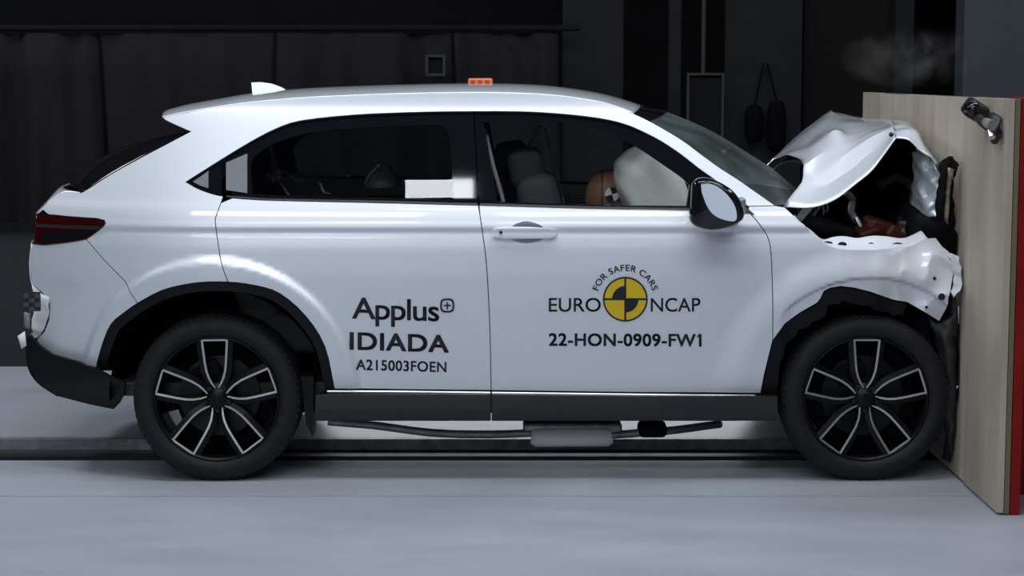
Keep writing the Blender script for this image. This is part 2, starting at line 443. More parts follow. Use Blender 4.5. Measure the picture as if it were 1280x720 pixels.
def frame_obj(u0, v0, u1, v1, y, t, m, label, cat, name):
    a = P(u0, v1, y); c = P(u1, v0, y); x0, x1, z0, z1 = a.x, c.x, a.z, c.z
    o = empty(name, ((x0+x1)/2, y, z0), label, cat)
    f = MB()
    f.box(((x0+x1)/2, y, z1-t/2), (x1-x0, .04, t)); f.box(((x0+x1)/2, y, z0+t/2), (x1-x0, .04, t))
    f.box((x0+t/2, y, (z0+z1)/2), (t, .04, z1-z0-2*t)); f.box((x1-t/2, y, (z0+z1)/2), (t, .04, z1-z0-2*t))
    f.build('frame', m, o); MB().box(((x0+x1)/2, y+.01, (z0+z1)/2), (x1-x0-2*t, .015, z1-z0-2*t)).build('backing', DARK, o)
    return o
FRM = mat('frame_grey', (0.022, 0.022, 0.024), 0.6, spec=.2)
frame_obj(532, 68, 557, 95, 3.26, .016, FRM, 'small dark square frame hanging on the black curtain', 'frame', 'wall_frame')
bo = frame_obj(857, 91, 905, 240, 3.3, .014, FRM, 'tall dark board with a thin grey frame hung from a pole', 'board', 'hanging_board')
a = P(879, 91, 3.3); MB().tube([(a.x, 3.3, a.z), (a.x, 3.3, 2.6)], .013, 8).build('pole', FRM, bo)
BAGM = mat('black_cloth', (0.0025, 0.0025, 0.004), 0.9, spec=.05)
def hung_bag(u, v0, v1, half, label):
    y = 3.445; t = P(u, v0, y); bt = P(u, v1, y); hw = half*(y+7.6)/F
    o = empty('hanging_bag', (t.x, y, bt.z), label, 'bag', 'black bags on the back wall')
    rows = MB(); H = t.z-bt.z; prof_ = [(0.25, 1.0), (.75, .95), (.95, .8), (1, .5), (.95, .2), (.7, .04), (.2, 0)]
    V = []; n = 14
    for r_, h in prof_:
        for k in range(n):
            a = 2*math.pi*k/n; V.append((t.x+hw*r_*math.cos(a), y+.06*r_*math.sin(a), bt.z+H*h))
    Fc = [(i*n+k, i*n+(k+1) % n, (i+1)*n+(k+1) % n, (i+1)*n+k) for i in range(len(prof_)-1) for k in range(n)]
    rows.add(V, Fc, True); rows.add(V[:n], [tuple(range(n))]); rows.add(V[-n:], [tuple(range(n))])
    rows.build('body', BAGM, o)
    hk = P(957, 82, 3.49); MB().tube([(t.x, y, t.z-.01), (hk.x+(t.x-hk.x)*.2, 3.49, hk.z), (hk.x+(t.x-hk.x)*.2, 3.515, hk.z+.01)], .006, 6).build('strap', BAGM, o)
hung_bag(943, 131, 178, 12, 'black bag hanging on the dark wall, the left of two')
hung_bag(971, 125, 190, 12, 'black bag hanging on the dark wall, the right of two')

# ================================================================== BARRIER
BX = 1.81; BY0, BY1, BZ = -0.57, 2.36, 1.548
PLY = mat('plywood', (0.44, 0.385, 0.31), 0.65, var=.22, vscale=3, bump=.05, bscale=30, stretch=(1, 2.2, .5))
PLY2 = mat('plywood_pale', (0.48, 0.425, 0.35), 0.65, var=.18, vscale=4, bump=.08, bscale=30, stretch=(1, 3, .35))
PLYE = mat('plywood_edge', (0.17, 0.15, 0.09), 0.8, var=.3, vscale=30, stretch=(30, 1, 1))
REDP = mat('red_steel', (0.24, 0.006, 0.004), 0.45, var=.25, vscale=5, spec=.25)
CONC = mat('barrier_concrete', (0.25, 0.25, 0.25), 0.8, var=.2)
bar = empty('crash_barrier', (BX+.5, (BY0+BY1)/2, 0), 'rigid crash barrier faced with pale plywood boards and red steel side', 'barrier')
cuts = [BY0, -0.03, 0.69, 1.28, 1.90, BY1]
for i in range(5):
    y0, y1 = cuts[i]+.002, cuts[i+1]-.002
    bm = MB(); dx = [.0, .003, .001, .004, .002][i]
    bm.box((BX+dx+.012, (y0+y1)/2, BZ/2+.004), (.024, y1-y0, BZ-.01-[0, .006, .002, .008, .0][i]))
    bm.build('plank', [PLY, PLY2, PLY, PLY2, PLY][i], bar)
MB().box((BX+.036, (BY0+BY1)/2, BZ/2+.002), (.018, BY1-BY0-.004, BZ-.006)).build('backing_board', PLYE, bar)
MB().box((BX+.066, BY0+.06, BZ/2), (.036, .12, BZ)).build('steel_post', REDP, bar)
MB().box((BX+.56, BY0+.22, BZ-.02), (.94, .40, .04)).build('top_flange', REDP, bar)
MB().box((BX+.56, BY0+.40, BZ/2-.02), (.94, .10, BZ-.045)).build('side_plate', REDP, bar)
MB().box((BX+.56, (BY0+BY1)/2+.23, BZ/2-.01), (.95, BY1-BY0-.47, BZ-.04)).build('block', CONC, bar)
# clamp with a silver bracket
def on_bar(u, v, dx=0.0):
    d = FW+RT*((u-640)/F)+UP*((360-v)/F); t = (BX-dx-CAM.x)/d.x; return CAM+d*t
clp = empty('clamp_camera', on_bar(1225, 150), 'small black camera on a silver clamp, fixed high on the plywood barrier', 'camera')
a = on_bar(1219, 138, .05); 
rbox('housing', a, (.09, .075, .07), .018, BLACKP, clp, (.3, .5, .2))
MB().lathe([(0.0, -.03), (.022, -.03), (.028, 0), (.028, .03)], a+Vector((-.02, -.045, .005)), 16).build('lens', GLOSSB, clp)
MB().tube([on_bar(1222, 146, .05), on_bar(1228, 152, .06), on_bar(1234, 158, .05)], [.014, .02, .016], 10).build('arm', BLACKP, clp)
MB().tube([on_bar(1233, 154, .05), on_bar(1241, 157, .04)], .020, 14).build('clamp_body', STEEL, clp)
MB().tube([on_bar(1238, 160, .04), on_bar(1240, 172, .04)], .014, 12).build('clamp_screw', CHROME, clp)
MB().tube([on_bar(1240, 145, .02), on_bar(1247, 149, .02), on_bar(1248, 165, .02), on_bar(1243, 176, .02)], .016, 8).build('clamp_jaw', BLACKP, clp)

# ================================================================== CAR
car = empty('car', (0, YC, 0), 'white crossover car with crushed front against the barrier and black test lettering on its doors', 'car')
ROOF_EDGE = crs([(203, 147), (222, 142.5), (250, 137.5), (300, 130), (350, 125), (400, 121.5), (500, 117.5), (600, 116), (680, 118.5), (740, 126), (770, 133.5), (792, 142)], 3)
APIL = crs([(792, 142), (815, 153), (851, 174), (874, 191), (898, 208.5), (922, 224), (945, 240), (969, 257)], 3)
TRIM_TOP = crs([(935, 258), (915, 241), (891, 223), (874, 211), (851, 193), (827, 177), (804, 165), (780, 155), (746, 147.5), (695, 142), (643, 139.5), (560, 139.5), (501, 141), (439, 144), (376, 151), (345, 161), (314, 177), (276, 200), (232.5, 227.5)], 3)
CPIL = crs([(100, 241), (107, 238), (140, 217), (180, 195), (220, 174), (238, 164.5)], 3)
ARCH_R = crs([(418, 486), (406, 433), (382, 395), (350, 367), (320, 357), (285, 352.5), (250, 353), (222, 357.5), (200, 364), (172, 379), (155, 391), (139, 405), (128, 430), (120, 459)], 3)
DCUT = crs([(279, 245.5), (271, 268), (269, 277), (272, 300), (277, 330), (285, 352.5)], 3)
BCUT = crs([(598, 256), (603, 290), (608, 330), (612, 400), (614, 488)], 3)
FCUT = crs([(935, 264), (945, 275), (958, 293), (963, 310), (965, 341), (966, 380), (966, 425)], 3)
BELTL = crs([(232.5, 227.5), (250, 237), (279, 245.5), (330, 250), (480, 253.5), (598, 256.5), (740, 260.5), (862, 262.5), (935, 264)], 3)
L2 = lambda L: [tuple(p) for p in L]
def seg(L, u0, u1): return [tuple(p) for p in L if u0 <= p[0] <= u1]
arch_q = [p for p in L2(ARCH_R) if 172 <= p[0] <= 286]       # from door cut back to bumper seam
side_ol = L2(ROOF_EDGE)+L2(APIL)[1:]+L2(TRIM_TOP)+seg(BELTL, 233, 279)[1:]+L2(DCUT)[1:]+arch_q[1:]+[(155, 350), (130, 325), (108, 299), (118, 292), (129, 283.5), (132, 279), (130, 275), (120, 273), (90, 271), (60, 268), (53, 262), (61, 250), (72, 241.5), (88, 239)]+L2(CPIL)+[(222, 157.5), (207, 150.5)]
rdoor_ol = seg(BELTL, 279.5, 598)+L2(BCUT)[1:]+[(500, 486.8), (418, 486)]+[p for p in L2(ARCH_R) if p[0] > 286 and p[0] < 418]+L2(DCUT)[::-1][:-1]
fdoor_ol = [(599, 256.5)]+seg(BELTL, 599.5, 935)+L2(FCUT)[1:]+[(961, 445), (955, 470), (951, 491.5), (800, 490.5), (614, 488)]+L2(BCUT)[::-1][1:-1]
fender_ol = [(936, 258), (969, 257), (981, 259), (999, 276), (1005, 280), (1015, 292), (1036, 307), (1051, 311.5), (1073, 312), (1095, 312), (1115, 311), (1140, 307), (1150, 301), (1158, 298), (1170, 297), (1178, 308), (1186, 314), (1188, 322), (1195, 336), (1191, 347), (1189, 360), (1186, 372), (1184, 384), (1174, 402), (1160, 393), (1134, 378), (1116, 375), (1088, 365), (1068, 360), (1051, 358), (1038, 360), (1030, 364), (1026, 373), (1021, 379), (1000, 391), (981, 405)]+L2(FCUT)[::-1]
bumper_ol = [(108, 299), (130, 325), (155, 350), (172, 379)]+[p for p in L2(ARCH_R) if p[0] < 172]+[(100, 453), (65, 443), (50, 433), (46, 424), (55, 415), (61, 400), (62, 385), (60, 373), (52, 365), (40, 355), (37.5, 330), (40, 305), (55, 306.5), (75, 304.5), (92, 302)]
lamp_ol = [(46, 266), (60, 268.5), (90, 271.5), (120, 273.5), (130, 275.5), (131.5, 279), (129, 283), (118, 291.5), (108, 298), (92, 301.5), (75, 304), (55, 306), (43, 304.5)]

CUP = L2(crs([(638, 286), (644, 280), (657, 276.5), (670, 279), (680, 286), (678, 299), (668, 303), (655, 304), (645, 302), (638, 298), (638, 286)], 3))[:-1]
for far in (False, True):
    st = .045 if far else .015
    panel('side_frame', side_ol, PAINT, car, step=.015 if not far else .045, far=far)
    rd = panel('rear_door', rdoor_ol, PAINT, car, step=st, far=far)
    fd = panel('front_door', fdoor_ol, PAINT, car, step=st, far=far, holes=[CUP])
    fe = panel('front_fender', fender_ol, PAINT, car, step=.012 if not far else .045, far=far, label='crumpled white front fender')
    bu = panel('rear_bumper_corner', bumper_ol, PAINT, car, step=st, far=far)
    tl = panel('tail_lamp', lamp_ol, REDL, car, step=.02, off=-.004, far=far, label='dark red tail lamp')
    panel('lamp_lens', [(52, 291), (70, 290), (100, 286), (128, 281), (129, 283), (118, 290.5), (100, 297), (75, 302), (52, 303)], GLOSSB, tl, off=-.007, step=.03, far=far)
    # window frames and glass
    r_glass = L2(crs([(316, 243), (313.5, 206), (322, 193), (345, 178.5), (390, 165.5), (440, 160.5), (500, 157.5), (541, 156), (553, 158), (560, 166), (564, 195), (567, 249.5)], 3))+[(480, 248), (400, 246.5)]
    f_glass = L2(crs([(622, 252.5), (607, 165), (608, 153), (650, 150), (700, 152), (745, 161), (775, 173), (802, 188), (830, 207), (852, 222.5), (862, 232)], 3))+[(858, 257.5), (780, 257), (700, 255)]
    r_out = [(281, 199), *[p for p in L2(TRIM_TOP)[::-1] if 283 < p[0] < 592], (592, 139.6), (598, 255.6)]+seg(BELTL, 281, 596)[::-1]
    f_out = [(593, 139.6)]+[p for p in L2(TRIM_TOP)[::-1] if 594 < p[0] <= 935]+[(935, 263.5)]+seg(BELTL, 601, 930)[::-1]+[(599, 256.5)]
    rf = panel('window_frame', r_out, GLOSSB, rd, holes=[r_glass], step=.03, off=.004, gap=.0005, far=far, thick=.03)
    ff = panel('window_frame', f_out, GLOSSB, fd, holes=[f_glass], step=.03, off=.004, gap=.0005, far=far, thick=.03)
    panel('window_glass', r_glass, GLASSR, rd, off=.012, thick=0, gap=0, step=.03, far=far)
    panel('window_glass', f_glass, GLASS, fd, off=.012, thick=0, gap=0, step=.03, far=far)
    panel('quarter_trim', [(234, 227.5), (250, 217), (266, 206), (277.5, 199.5), (277.5, 244.5), (262, 241), (248, 235.5)], GLOSSB, car, off=.002, far=far, gap=.0006)
    panel('quarter_trim', [(240, 227), (252, 219), (261, 212.5), (261, 236), (250, 232.5)], GREYP, car, off=-.001, far=far, thick=.004)
    h = panel('door_handle', [(282, 203), (309.5, 191), (309.5, 242), (282, 238)], GREYP, rd, off=-.002, thick=.006, far=far, label='grey hidden handle panel')
    panel('weatherstrip', [(283, 244.5), (330, 248), (480, 251), (597, 254), (597, 256.5), (480, 253.4), (330, 250), (283, 246.3)], BLACKP, rd, off=-.003, thick=.01, far=far, gap=0)
    panel('weatherstrip', [(600, 254), (740, 258), (862, 260), (862, 262.6), (740, 260.6), (600, 256.6)], BLACKP, fd, off=-.003, thick=.01, far=far, gap=0)
    panel('roof_moulding', [tuple(p) for p in crs([(238, 226), (276, 202), (314, 179), (345, 163), (376, 153), (439, 146), (501, 143), (560, 141.5), (643, 141.5), (695, 144), (746, 149.5), (780, 157), (804, 167)], 3)]+[tuple(p) for p in crs([(804, 165.3), (780, 155.3), (746, 147.8), (695, 142.2), (643, 139.8), (560, 139.8), (501, 141.2), (439, 144.2), (376, 151.2), (345, 161.2), (314, 177.2), (276, 200.2), (234, 227)], 3)], GLOSSB, car, off=-.003, thick=.008, gap=0, far=far)
    # cladding
    Ys = lambda x, z: .036+.9*(z-.34)**2*(1 if z < .34 else 3)+max(0, .27-z)*.8
    panel('sill', [(394, 493), (414, 492), (614, 493), (614, 526.5), (394, 526.5)], BLACKP, rd, fn=Ys, far=far, thick=.05)
    panel('sill', [(614, 493), (800, 495), (972, 495), (972, 526.5), (614, 526.5)], BLACKP, fd, fn=Ys, far=far, thick=.05)
    for pa, q in (([(409, 489.4), (500, 490), (613, 491.4)], rd), ([(615, 491.4), (800, 493.8), (944, 495.1)], fd)):
        tb = [S(u, v, off=-.009) for u, v in pa]
        if far: tb = [Vector((t.x, 2*YC-t.y, t.z)) for t in tb]
        MB().tube(tb, .0062, 10).build('sill_strip', CHROME, q, label='chrome strip along the sill')
    inn = [(270+(p[0]-270)*.92, 500+(p[1]-500)*.92) for p in L2(ARCH_R)]
    panel('arch_trim', L2(ARCH_R)+inn[::-1]+[(400, 493), (413, 492)], ARCHM, car, off=.004, far=far, gap=.001, thick=.04)
    fo = L2(crs([(951, 493), (961, 445), (966, 426), (981, 405.5), (1000, 392), (1021, 380), (1030, 365), (1051, 359), (1088, 366), (1116, 376), (1134, 379)], 3))
    fi = [(1083+(p[0]-1083)*.87, 505+(p[1]-505)*.87) for p in fo]
    fi = [(p[0]+2*math.sin(i*1.7), p[1]+2*math.sin(i*2.3)) for i, p in enumerate(fi)]
    panel('arch_trim', fo+fi[::-1], ARCHM, car, off=.010, far=far, gap=.001, thick=.04)
    panel('lower_cladding', [(37, 418), (50, 433), (65, 443), (100, 453), (120, 460), (137, 470), (157, 478), (155, 494), (149, 505), (142, 512), (110, 505.5), (72, 495.5), (47, 478), (35, 457), (32, 425)], ARCHM, bu, far=far, off=-.002, fn=lambda x, z: Yb(x, z)-.01-.05*math.exp(-((z-.42)/.12)**2)+max(0, .36-z)*.25, thick=.03)
    # mud flap behind the sill end
    a = P(378, 495, .1); 
    f = MB(); sgn = 1
    def fy(y): return 2*YC-y if far else y
    f.add([(P(u, v, .1).x, fy(y), P(u, v, .1).z) for y in (.09, .22) for (u, v) in ((376, 470), (392, 470), (392, 528), (391, 546), (383, 530))],
          [(0, 1, 2, 3, 4), (9, 8, 7, 6, 5), (0, 5, 6, 1), (1, 6, 7, 2), (2, 7, 8, 3), (3, 8, 9, 4), (4, 9, 5, 0)])
    f.build('mud_flap', ARCHM, car)
    # wheel houses
    for c, r_ in ((RW, .44), (FWH, .43)):
        f = MB(); n = 28; vs = []
        for k in range(n+1):
            a = R(-2)+R(184)*k/n
            for y in (.075, .42): vs.append((c.x+r_*math.cos(a), fy(y), c.z+r_*math.sin(a)))
        f.add(vs, [(2*k, 2*k+1, 2*k+3, 2*k+2) for k in range(n)], True)
        ring = [(c.x+r_*math.cos(R(-2)+R(184)*k/n), c.z+r_*math.sin(R(-2)+R(184)*k/n)) for k in range(n+1)]
        f.add([(p[0], fy(.42), p[1]) for p in ring], [tuple(range(n+1))])
        f.build('wheel_house', DARK, car)
    if not far: NEAR = dict(rd=rd, fd=fd, fe=fe, bu=bu)

# roof, glass, tail across the car
nr = [S(*p) for p in ROOF_EDGE[::3]]
n_ = len(nr)
roof = cross('roof', nr, [-.05, -.03, -.01, 0, 0, 0, 0, 0, 0, .01, .03, .06], [.026, .032, .036, .040, .038, .036, .034, .034, .034, .032, .03, .026], PAINT, car, p=2.4, q=2.6, nt=36)
nw = [S(*p) for p in APIL[::3]]
ws = cross('windscreen', nw, [.07, .11, .16, .19, .21, .22, .22, .22], [.024, .03, .03, .028, .024, .02, .01, 0], GLASSW, car, p=2.4, q=2.4, thick=0)
hdr = cross('windscreen_band', [nw[0]+Vector((.0, 0, .003)), nw[0].lerp(nw[1], .9)+Vector((.0, 0, .003))], [.075, .11], [.025, .031], GLOSSB, car, p=2.4, q=2.4, thick=0)
nb = [S(*p)+Vector((0.004, .008, 0)) for p in [(238, 164.5), (220, 174), (180, 195), (140, 217), (107, 238)]]
cross('rear_window', nb, [-.10, -.16, -.20, -.21, -.19], [.0, .01, .02, .015, .005], GLOSSB, car, p=2.2, thick=.006)
ns = [S(203, 147.3), S(207, 150.5), S(222, 157.5), S(238, 164.5)]
cross('spoiler_underside', ns, [-.05, -.05, -.04, -.02], [.026, .024, .012, 0], BLACKP, car, p=2.4, q=2.4, thick=.004)
nt_ = [S(100, 241), S(72, 241.5)+Vector((.02, 0, 0)), S(53, 262), S(46, 268)]
tg = cross('tailgate', nt_, [-.17, -.10, -.07, -.06], [.005, 0, 0, 0], PAINT, car, p=3)
cross('lamp_bar', [S(46, 267), S(43, 304)], [-.06, -.06], [0, 0], REDL, car, p=3.4)
cross('rear_bumper', [S(40, 305), S(37.5, 330), S(40, 355), S(50, 366), S(58, 390), S(50, 418), S(36, 425)], [-.06, -.06, -.05, -.05, -.05, -.05, -.05], 0, PAINT, car, p=3.4)
cross('rear_bumper_lower', [S(33, 425), S(35, 457), S(47, 478), S(72, 495)], [-.05]*4, 0, ARCHM, car, p=3.4)
wp = nb[3]
MB().tube([(-1.79, .62, 1.10), (-1.80, .72, 1.16), (-1.70, .9, 1.25)], .012, 6).build('rear_wiper', GREYP, car)

# target plate and torn sticker at the tail
tp = empty('tail_target', P(45, 424, .12), 'torn white sticker with a black checked target stuck to the rear bumper corner', 'sticker')
sheet('torn_sticker', [[S(40, 357, off=-.008), S(49, 366, off=-.010), S(60, 371, off=-.008)], [S(45, 376, off=-.008), S(53, 384, off=-.012), S(61, 386, off=-.008)], [S(40, 400, off=-.008), S(50, 402, off=-.014), S(59, 400, off=-.008)], [S(40, 414, off=-.01), S(46, 415, off=-.014), S(52, 417, off=-.008)]], WHITE, tp, 3, 3, .002, rough=.008, rs=30)
f = MB()
for i in range(3):
    for j in range(4):
        if (i+j) % 2 == 0:
            a = P(30+i*7, 367+j*5.5, .09); bq = P(37+i*7, 372.5+j*5.5, .09); f.box(((a.x+bq.x)/2, .085, (a.z+bq.z)/2), (bq.x-a.x, .006, a.z-bq.z))
f.build('black_squares', mat('faded_black', (.045, .045, .05), .6), tp)
a = P(30, 389, .09); bq = P(50, 365, .09)
MB().box(((a.x+bq.x)/2, .094, (a.z+bq.z)/2), (bq.x-a.x, .008, bq.z-a.z)).build('target_plate', INK, tp)
sheet('scrap', [[P(30, 390, .12), P(38, 392, .12)], [P(30, 408, .13), P(37, 412, .12)]], STEEL, tp, 3, 3, .004)
sheet('white_scrap', [[P(22, 420, .2), P(31, 414, .2)], [P(27, 436, .2), P(33, 432, .2)]], WHITE, tp, 3, 3, .004)

# shark fin
fin = MB(); yb = .86
def finring(t, hw):
    return [P(u, v, yb) for u, v in t]
prof_f = [((318, 131), (314.2, 103)), ((326, 130.6), (326, 102.6)), ((338, 130), (340, 104.5)), ((350, 129), (352, 109)), ((360, 127), (361, 114)), ((366.5, 124), (367, 119.5))]
V = []
for i, (bt, tp_) in enumerate(prof_f):
    A = P(bt[0], bt[1], yb); B = P(tp_[0], tp_[1], yb); wd = [.030, .030, .028, .023, .015, .004][i]
    M_ = A.lerp(B, .42)
    V += [A+Vector((0, -wd, -.01)), M_+Vector((0, -wd*.75, 0)), A.lerp(B, .55)+Vector((0, -wd*.45, 0)), B+Vector((0, -.004, 0)), B+Vector((0, .004, 0)), A.lerp(B, .55)+Vector((0, wd*.45, 0)), M_+Vector((0, wd*.75, 0)), A+Vector((0, wd, -.01))]
fin.add(V, [(i*8+k, i*8+(k+1) % 8, (i+1)*8+(k+1) % 8, (i+1)*8+k) for i in range(5) for k in range(8)], True)
fin.add(V[:8], [tuple(range(8))]); fin.add(V[-8:], [tuple(range(8))])
fo_ = fin.build('antenna', PAINT, car); md = fo_.modifiers.new('bev', 'BEVEL'); md.width = .004; md.segments = 2; md.angle_limit = R(40)

# ---------------------------------------------------------------- wheels
def wheel(c, y0, sgn, turn):
    """tyre mesh with rim, spokes, hub and brake as its children; sgn -1 = outer face towards the camera"""
    def Yw(d): return y0-sgn*d           # d = depth inwards from the outer face
    T = TYRE_R; tp_ = [(.250, .022), (.256, .006), (.275, -.006), (.300, -.006), (.322, .004), (.334, .020), (.340, .040)]
    prof_ = tp_[:]
    for k, d in enumerate((.060, .066, .088, .094, .118, .124, .146, .152)): prof_.append((.342 if (k//1) % 4 in (0, 3) else .334, d))
    prof_ += [(.340, .178), (.330, .200), (.300, .214), (.256, .208), (.250, .19)]
    m = MB(); m.lathe([(r_*T/.342, -sgn*d) for r_, d in prof_], (c.x, y0, c.z), 72)
    for k in range(72):               # shoulder blocks
        a = 2*math.pi*(k+.5)/72; rr = T*.962
        m.box((c.x+rr*math.cos(a), Yw(.026), c.z+rr*math.sin(a)), (.012, .024, .011), Matrix.Rotation(-a, 3, 'Y'))
    w_ = m.build('wheel', RUBBER, car)
    MB().lathe([(.252, -sgn*.012), (.254, -sgn*.006), (.248, -sgn*.006), (.240, -sgn*.02), (.236, -sgn*.06), (.225, -sgn*.19)], (c.x, y0, c.z), 64).build('rim', RIMB, w_)
    q = MB(); q.lathe([(0.0, -sgn*.10), (.165, -sgn*.10), (.165, -sgn*.125), (0, -sgn*.125)], (c.x, y0, c.z), 48, False); q.build('brake_disc', DISC, w_)
    MB().lathe([(0.0, -sgn*.155), (.225, -sgn*.155), (.225, -sgn*.16), (0, -sgn*.16)], (c.x, y0, c.z), 40, False).build('backing_plate', DARK, w_)
    ca = c+Vector((.11*math.cos(turn+.5), 0, .11*math.sin(turn+.5)))
    rbox('brake_caliper', (ca.x, Yw(.095), ca.z), (.07, .05, .13), .015, DARK, w_, (0, -turn-.5, 0))
    # petal-shaped pairs of arms
    rad = [.036, .060, .085, .115, .150, .195, .243]
    hw = [.004, .022, .034, .0425, .047, .051, .055]
    dep = [.030, .026, .022, .018, .015, .012, .010]
    for k in range(5):
        a = turn+2*math.pi*k/5; e = Vector((math.cos(a), 0, math.sin(a))); t = Vector((-math.sin(a), 0, math.cos(a)))
        def pt(r_, s_, d): p_ = Vector(c)+e*r_+t*s_; p_.y = Yw(d); return p_
        for nm, mt, wd, d0, d1 in (('spoke', RIMB, .020, .004, .045), ('spoke_edge', ALU, .0085, .0, .006)):
            for s_ in ((-1, 1) if nm == 'spoke' else (0,)):
                sp_ = MB()
                for ss in ((s_,) if s_ else (-1, 1)):
                    vs = []
                    for i in range(len(rad)):
                        o_ = hw[i]*ss; i_ = (hw[i]-wd)*ss if nm == 'spoke_edge' else (hw[i]+wd)*ss
                        if nm == 'spoke': o_ = (hw[i]-.006)*ss
                        if nm == 'spoke_edge' and abs(hw[i]) < wd: i_ = 0
                        vs += [pt(rad[i], o_, dep[i]+d0), pt(rad[i], i_, dep[i]+d0+(.006 if nm == 'spoke' else .001)), pt(rad[i], i_, dep[i]+d1+(.01 if nm == 'spoke' else 0)), pt(rad[i], o_, dep[i]+d1)]
                    sp_.add(vs, [(i*4+q_, i*4+(q_+1) % 4, i*4+4+(q_+1) % 4, i*4+4+q_) for i in range(len(rad)-1) for q_ in range(4)]+[(0, 1, 2, 3), tuple(len(vs)-4+q_ for q_ in (3, 2, 1, 0))])
                if nm == 'spoke_edge':   # the bar closing the petal at the rim
                    h_ = hw[-1]; sp_.add([pt(.243, -h_, .009), pt(.243, h_, .009), pt(.236, h_, .010), pt(.236, -h_, .010), pt(.243, -h_, .018), pt(.243, h_, .018), pt(.236, h_, .018), pt(.236, -h_, .018)], [(0, 1, 2, 3), (7, 6, 5, 4), (0, 4, 5, 1), (2, 6, 7, 3), (1, 5, 6, 2), (0, 3, 7, 4)])
                o_ = sp_.build(nm, mt, w_, label='machined silver spoke edge' if nm == 'spoke_edge' else None)
    MB().lathe([(0, -sgn*.020), (.028, -sgn*.021), (.034, -sgn*.026), (.060, -sgn*.036), (.070, -sgn*.06)], (c.x, y0, c.z), 32).build('hub', RIMB, w_)
    MB().lathe([(.020, -sgn*.0185), (.027, -sgn*.0185), (.027, -sgn*.022)], (c.x, y0, c.z), 24).build('hub_cap', DISC, w_)
    for k in range(5):
        a = turn+math.pi/5+2*math.pi*k/5
        p_ = (c.x+.050*math.cos(a), Yw(.033), c.z+.050*math.sin(a))
        MB().lathe([(0, -.006), (.009, -.006), (.010, .006)], p_, 8, False).build('wheel_nut', DISC, w_)
    return w_
rw_ = wheel(RW, .030, -1, R(91)); wheel(FWH, .034, -1, R(90))
wheel(RW, 2*YC-.030, 1, R(70)); wheel(FWH, 2*YC-.034, 1, R(50))

GLIMPSE = mat('floor_glimpse', (.5, .5, .5), .7)  # pale quads painted in for lit floor seen through the wheel
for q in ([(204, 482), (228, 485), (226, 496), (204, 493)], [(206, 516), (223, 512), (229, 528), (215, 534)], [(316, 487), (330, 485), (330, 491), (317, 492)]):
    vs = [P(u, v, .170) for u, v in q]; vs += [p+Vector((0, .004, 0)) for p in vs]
    MB().add(vs, [(0, 1, 2, 3), (7, 6, 5, 4), (0, 4, 5, 1), (1, 5, 6, 2), (2, 6, 7, 3), (3, 7, 4, 0)]).build('floor_glimpse_patch', GLIMPSE, rw_, label='pale patch painted as lit floor seen through the spokes')
# ---------------------------------------------------------------- door mirror, handle, sail
MIR = crs([(866, 228), (872, 223.5), (884, 222.5), (900, 228), (915, 238), (925, 252), (929, 264), (926, 274), (915, 281), (900, 286), (885, 287), (868, 282), (862, 272), (866, 255)], 3)
f = MB(); n = len(MIR)-1; cpx = Vector((893, 256)); vs = []
for sc_, y in ((.0, -.215), (.80, -.215), (.93, -.208), (1.0, -.185), (1.0, -.14), (.95, -.10), (.8, -.06), (.5, -.035), (0, -.03)):
    for k in range(n):
        q = cpx+(Vector(MIR[k])-cpx)*sc_; d = P(q.x, q.y, -.17); vs.append((d.x, y+(.0 if sc_ > .99 else .0)-.25*(d.x-P(893, 256, -.17).x), d.z))
f.add(vs, [(i*n+k, i*n+(k+1) % n, (i+1)*n+(k+1) % n, (i+1)*n+k) for i in range(8) for k in range(n)], True)
fd = NEAR['fd']
mir = f.build('door_mirror', GLOSSB, car)
mirglass = mat('mirror_glass', (0.80, 0.86, 0.96), 0.2, 1.0)
MG = crs([(875, 230), (886, 229), (899, 235), (910, 246), (917, 259), (918, 272), (912, 275), (899, 272), (889, 266), (882, 256), (876, 240)], 3)
f = MB(); n = len(MG); vs = []
for u, v in [tuple(p) for p in MG]:
    d = P(u, v, -.17); vs.append((d.x, -.219-.25*(d.x-P(893, 256, -.17).x), d.z))
vs += [(p[0], p[1]-.003, p[2]) for p in vs]
f.add(vs, [tuple(range(n))[::-1], tuple(range(n, 2*n))]+[(i, (i+1) % n, n+(i+1) % n, n+i) for i in range(n)])
f.build('mirror_glass', mirglass, mir)
rbox('mirror_arm', P(905, 272, -.03), (.11, .14, .05), .018, BLACKP, mir)
rbox('mirror_lamp', P(927, 258, -.13), (.03, .05, .07), .012, STEEL, mir)
panel('mirror_sail', [(863, 233), (880, 228), (900, 236), (925, 252), (944, 268), (925, 266), (862, 262)], BLACKP, fd, off=-.006, thick=.01)
# handle
f = MB(); hp = [(615, 288), (619, 285), (640, 283.5), (675, 284.5), (692, 287.5), (695.5, 291), (692, 296.5), (680, 298), (640, 298.5), (620, 297), (615.5, 294)]
panel('door_handle', L2(crs(hp+[hp[0]], 3))[:-1], PAINT, fd, step=.012, thick=.03, gap=0, off=-.024, fn=lambda x, z: Yb(x, z)+9*(z-1.012)**2)
cq = S(660, 290)
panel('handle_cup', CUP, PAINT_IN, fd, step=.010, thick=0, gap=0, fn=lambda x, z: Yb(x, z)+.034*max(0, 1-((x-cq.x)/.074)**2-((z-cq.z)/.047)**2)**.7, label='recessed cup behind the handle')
f = MB(); p_ = S(626, 290.5, off=-.026); f.lathe([(0, -.004), (.006, -.004), (.007, .004)], p_, 14, False); f.build('key_lock', INK, fd)

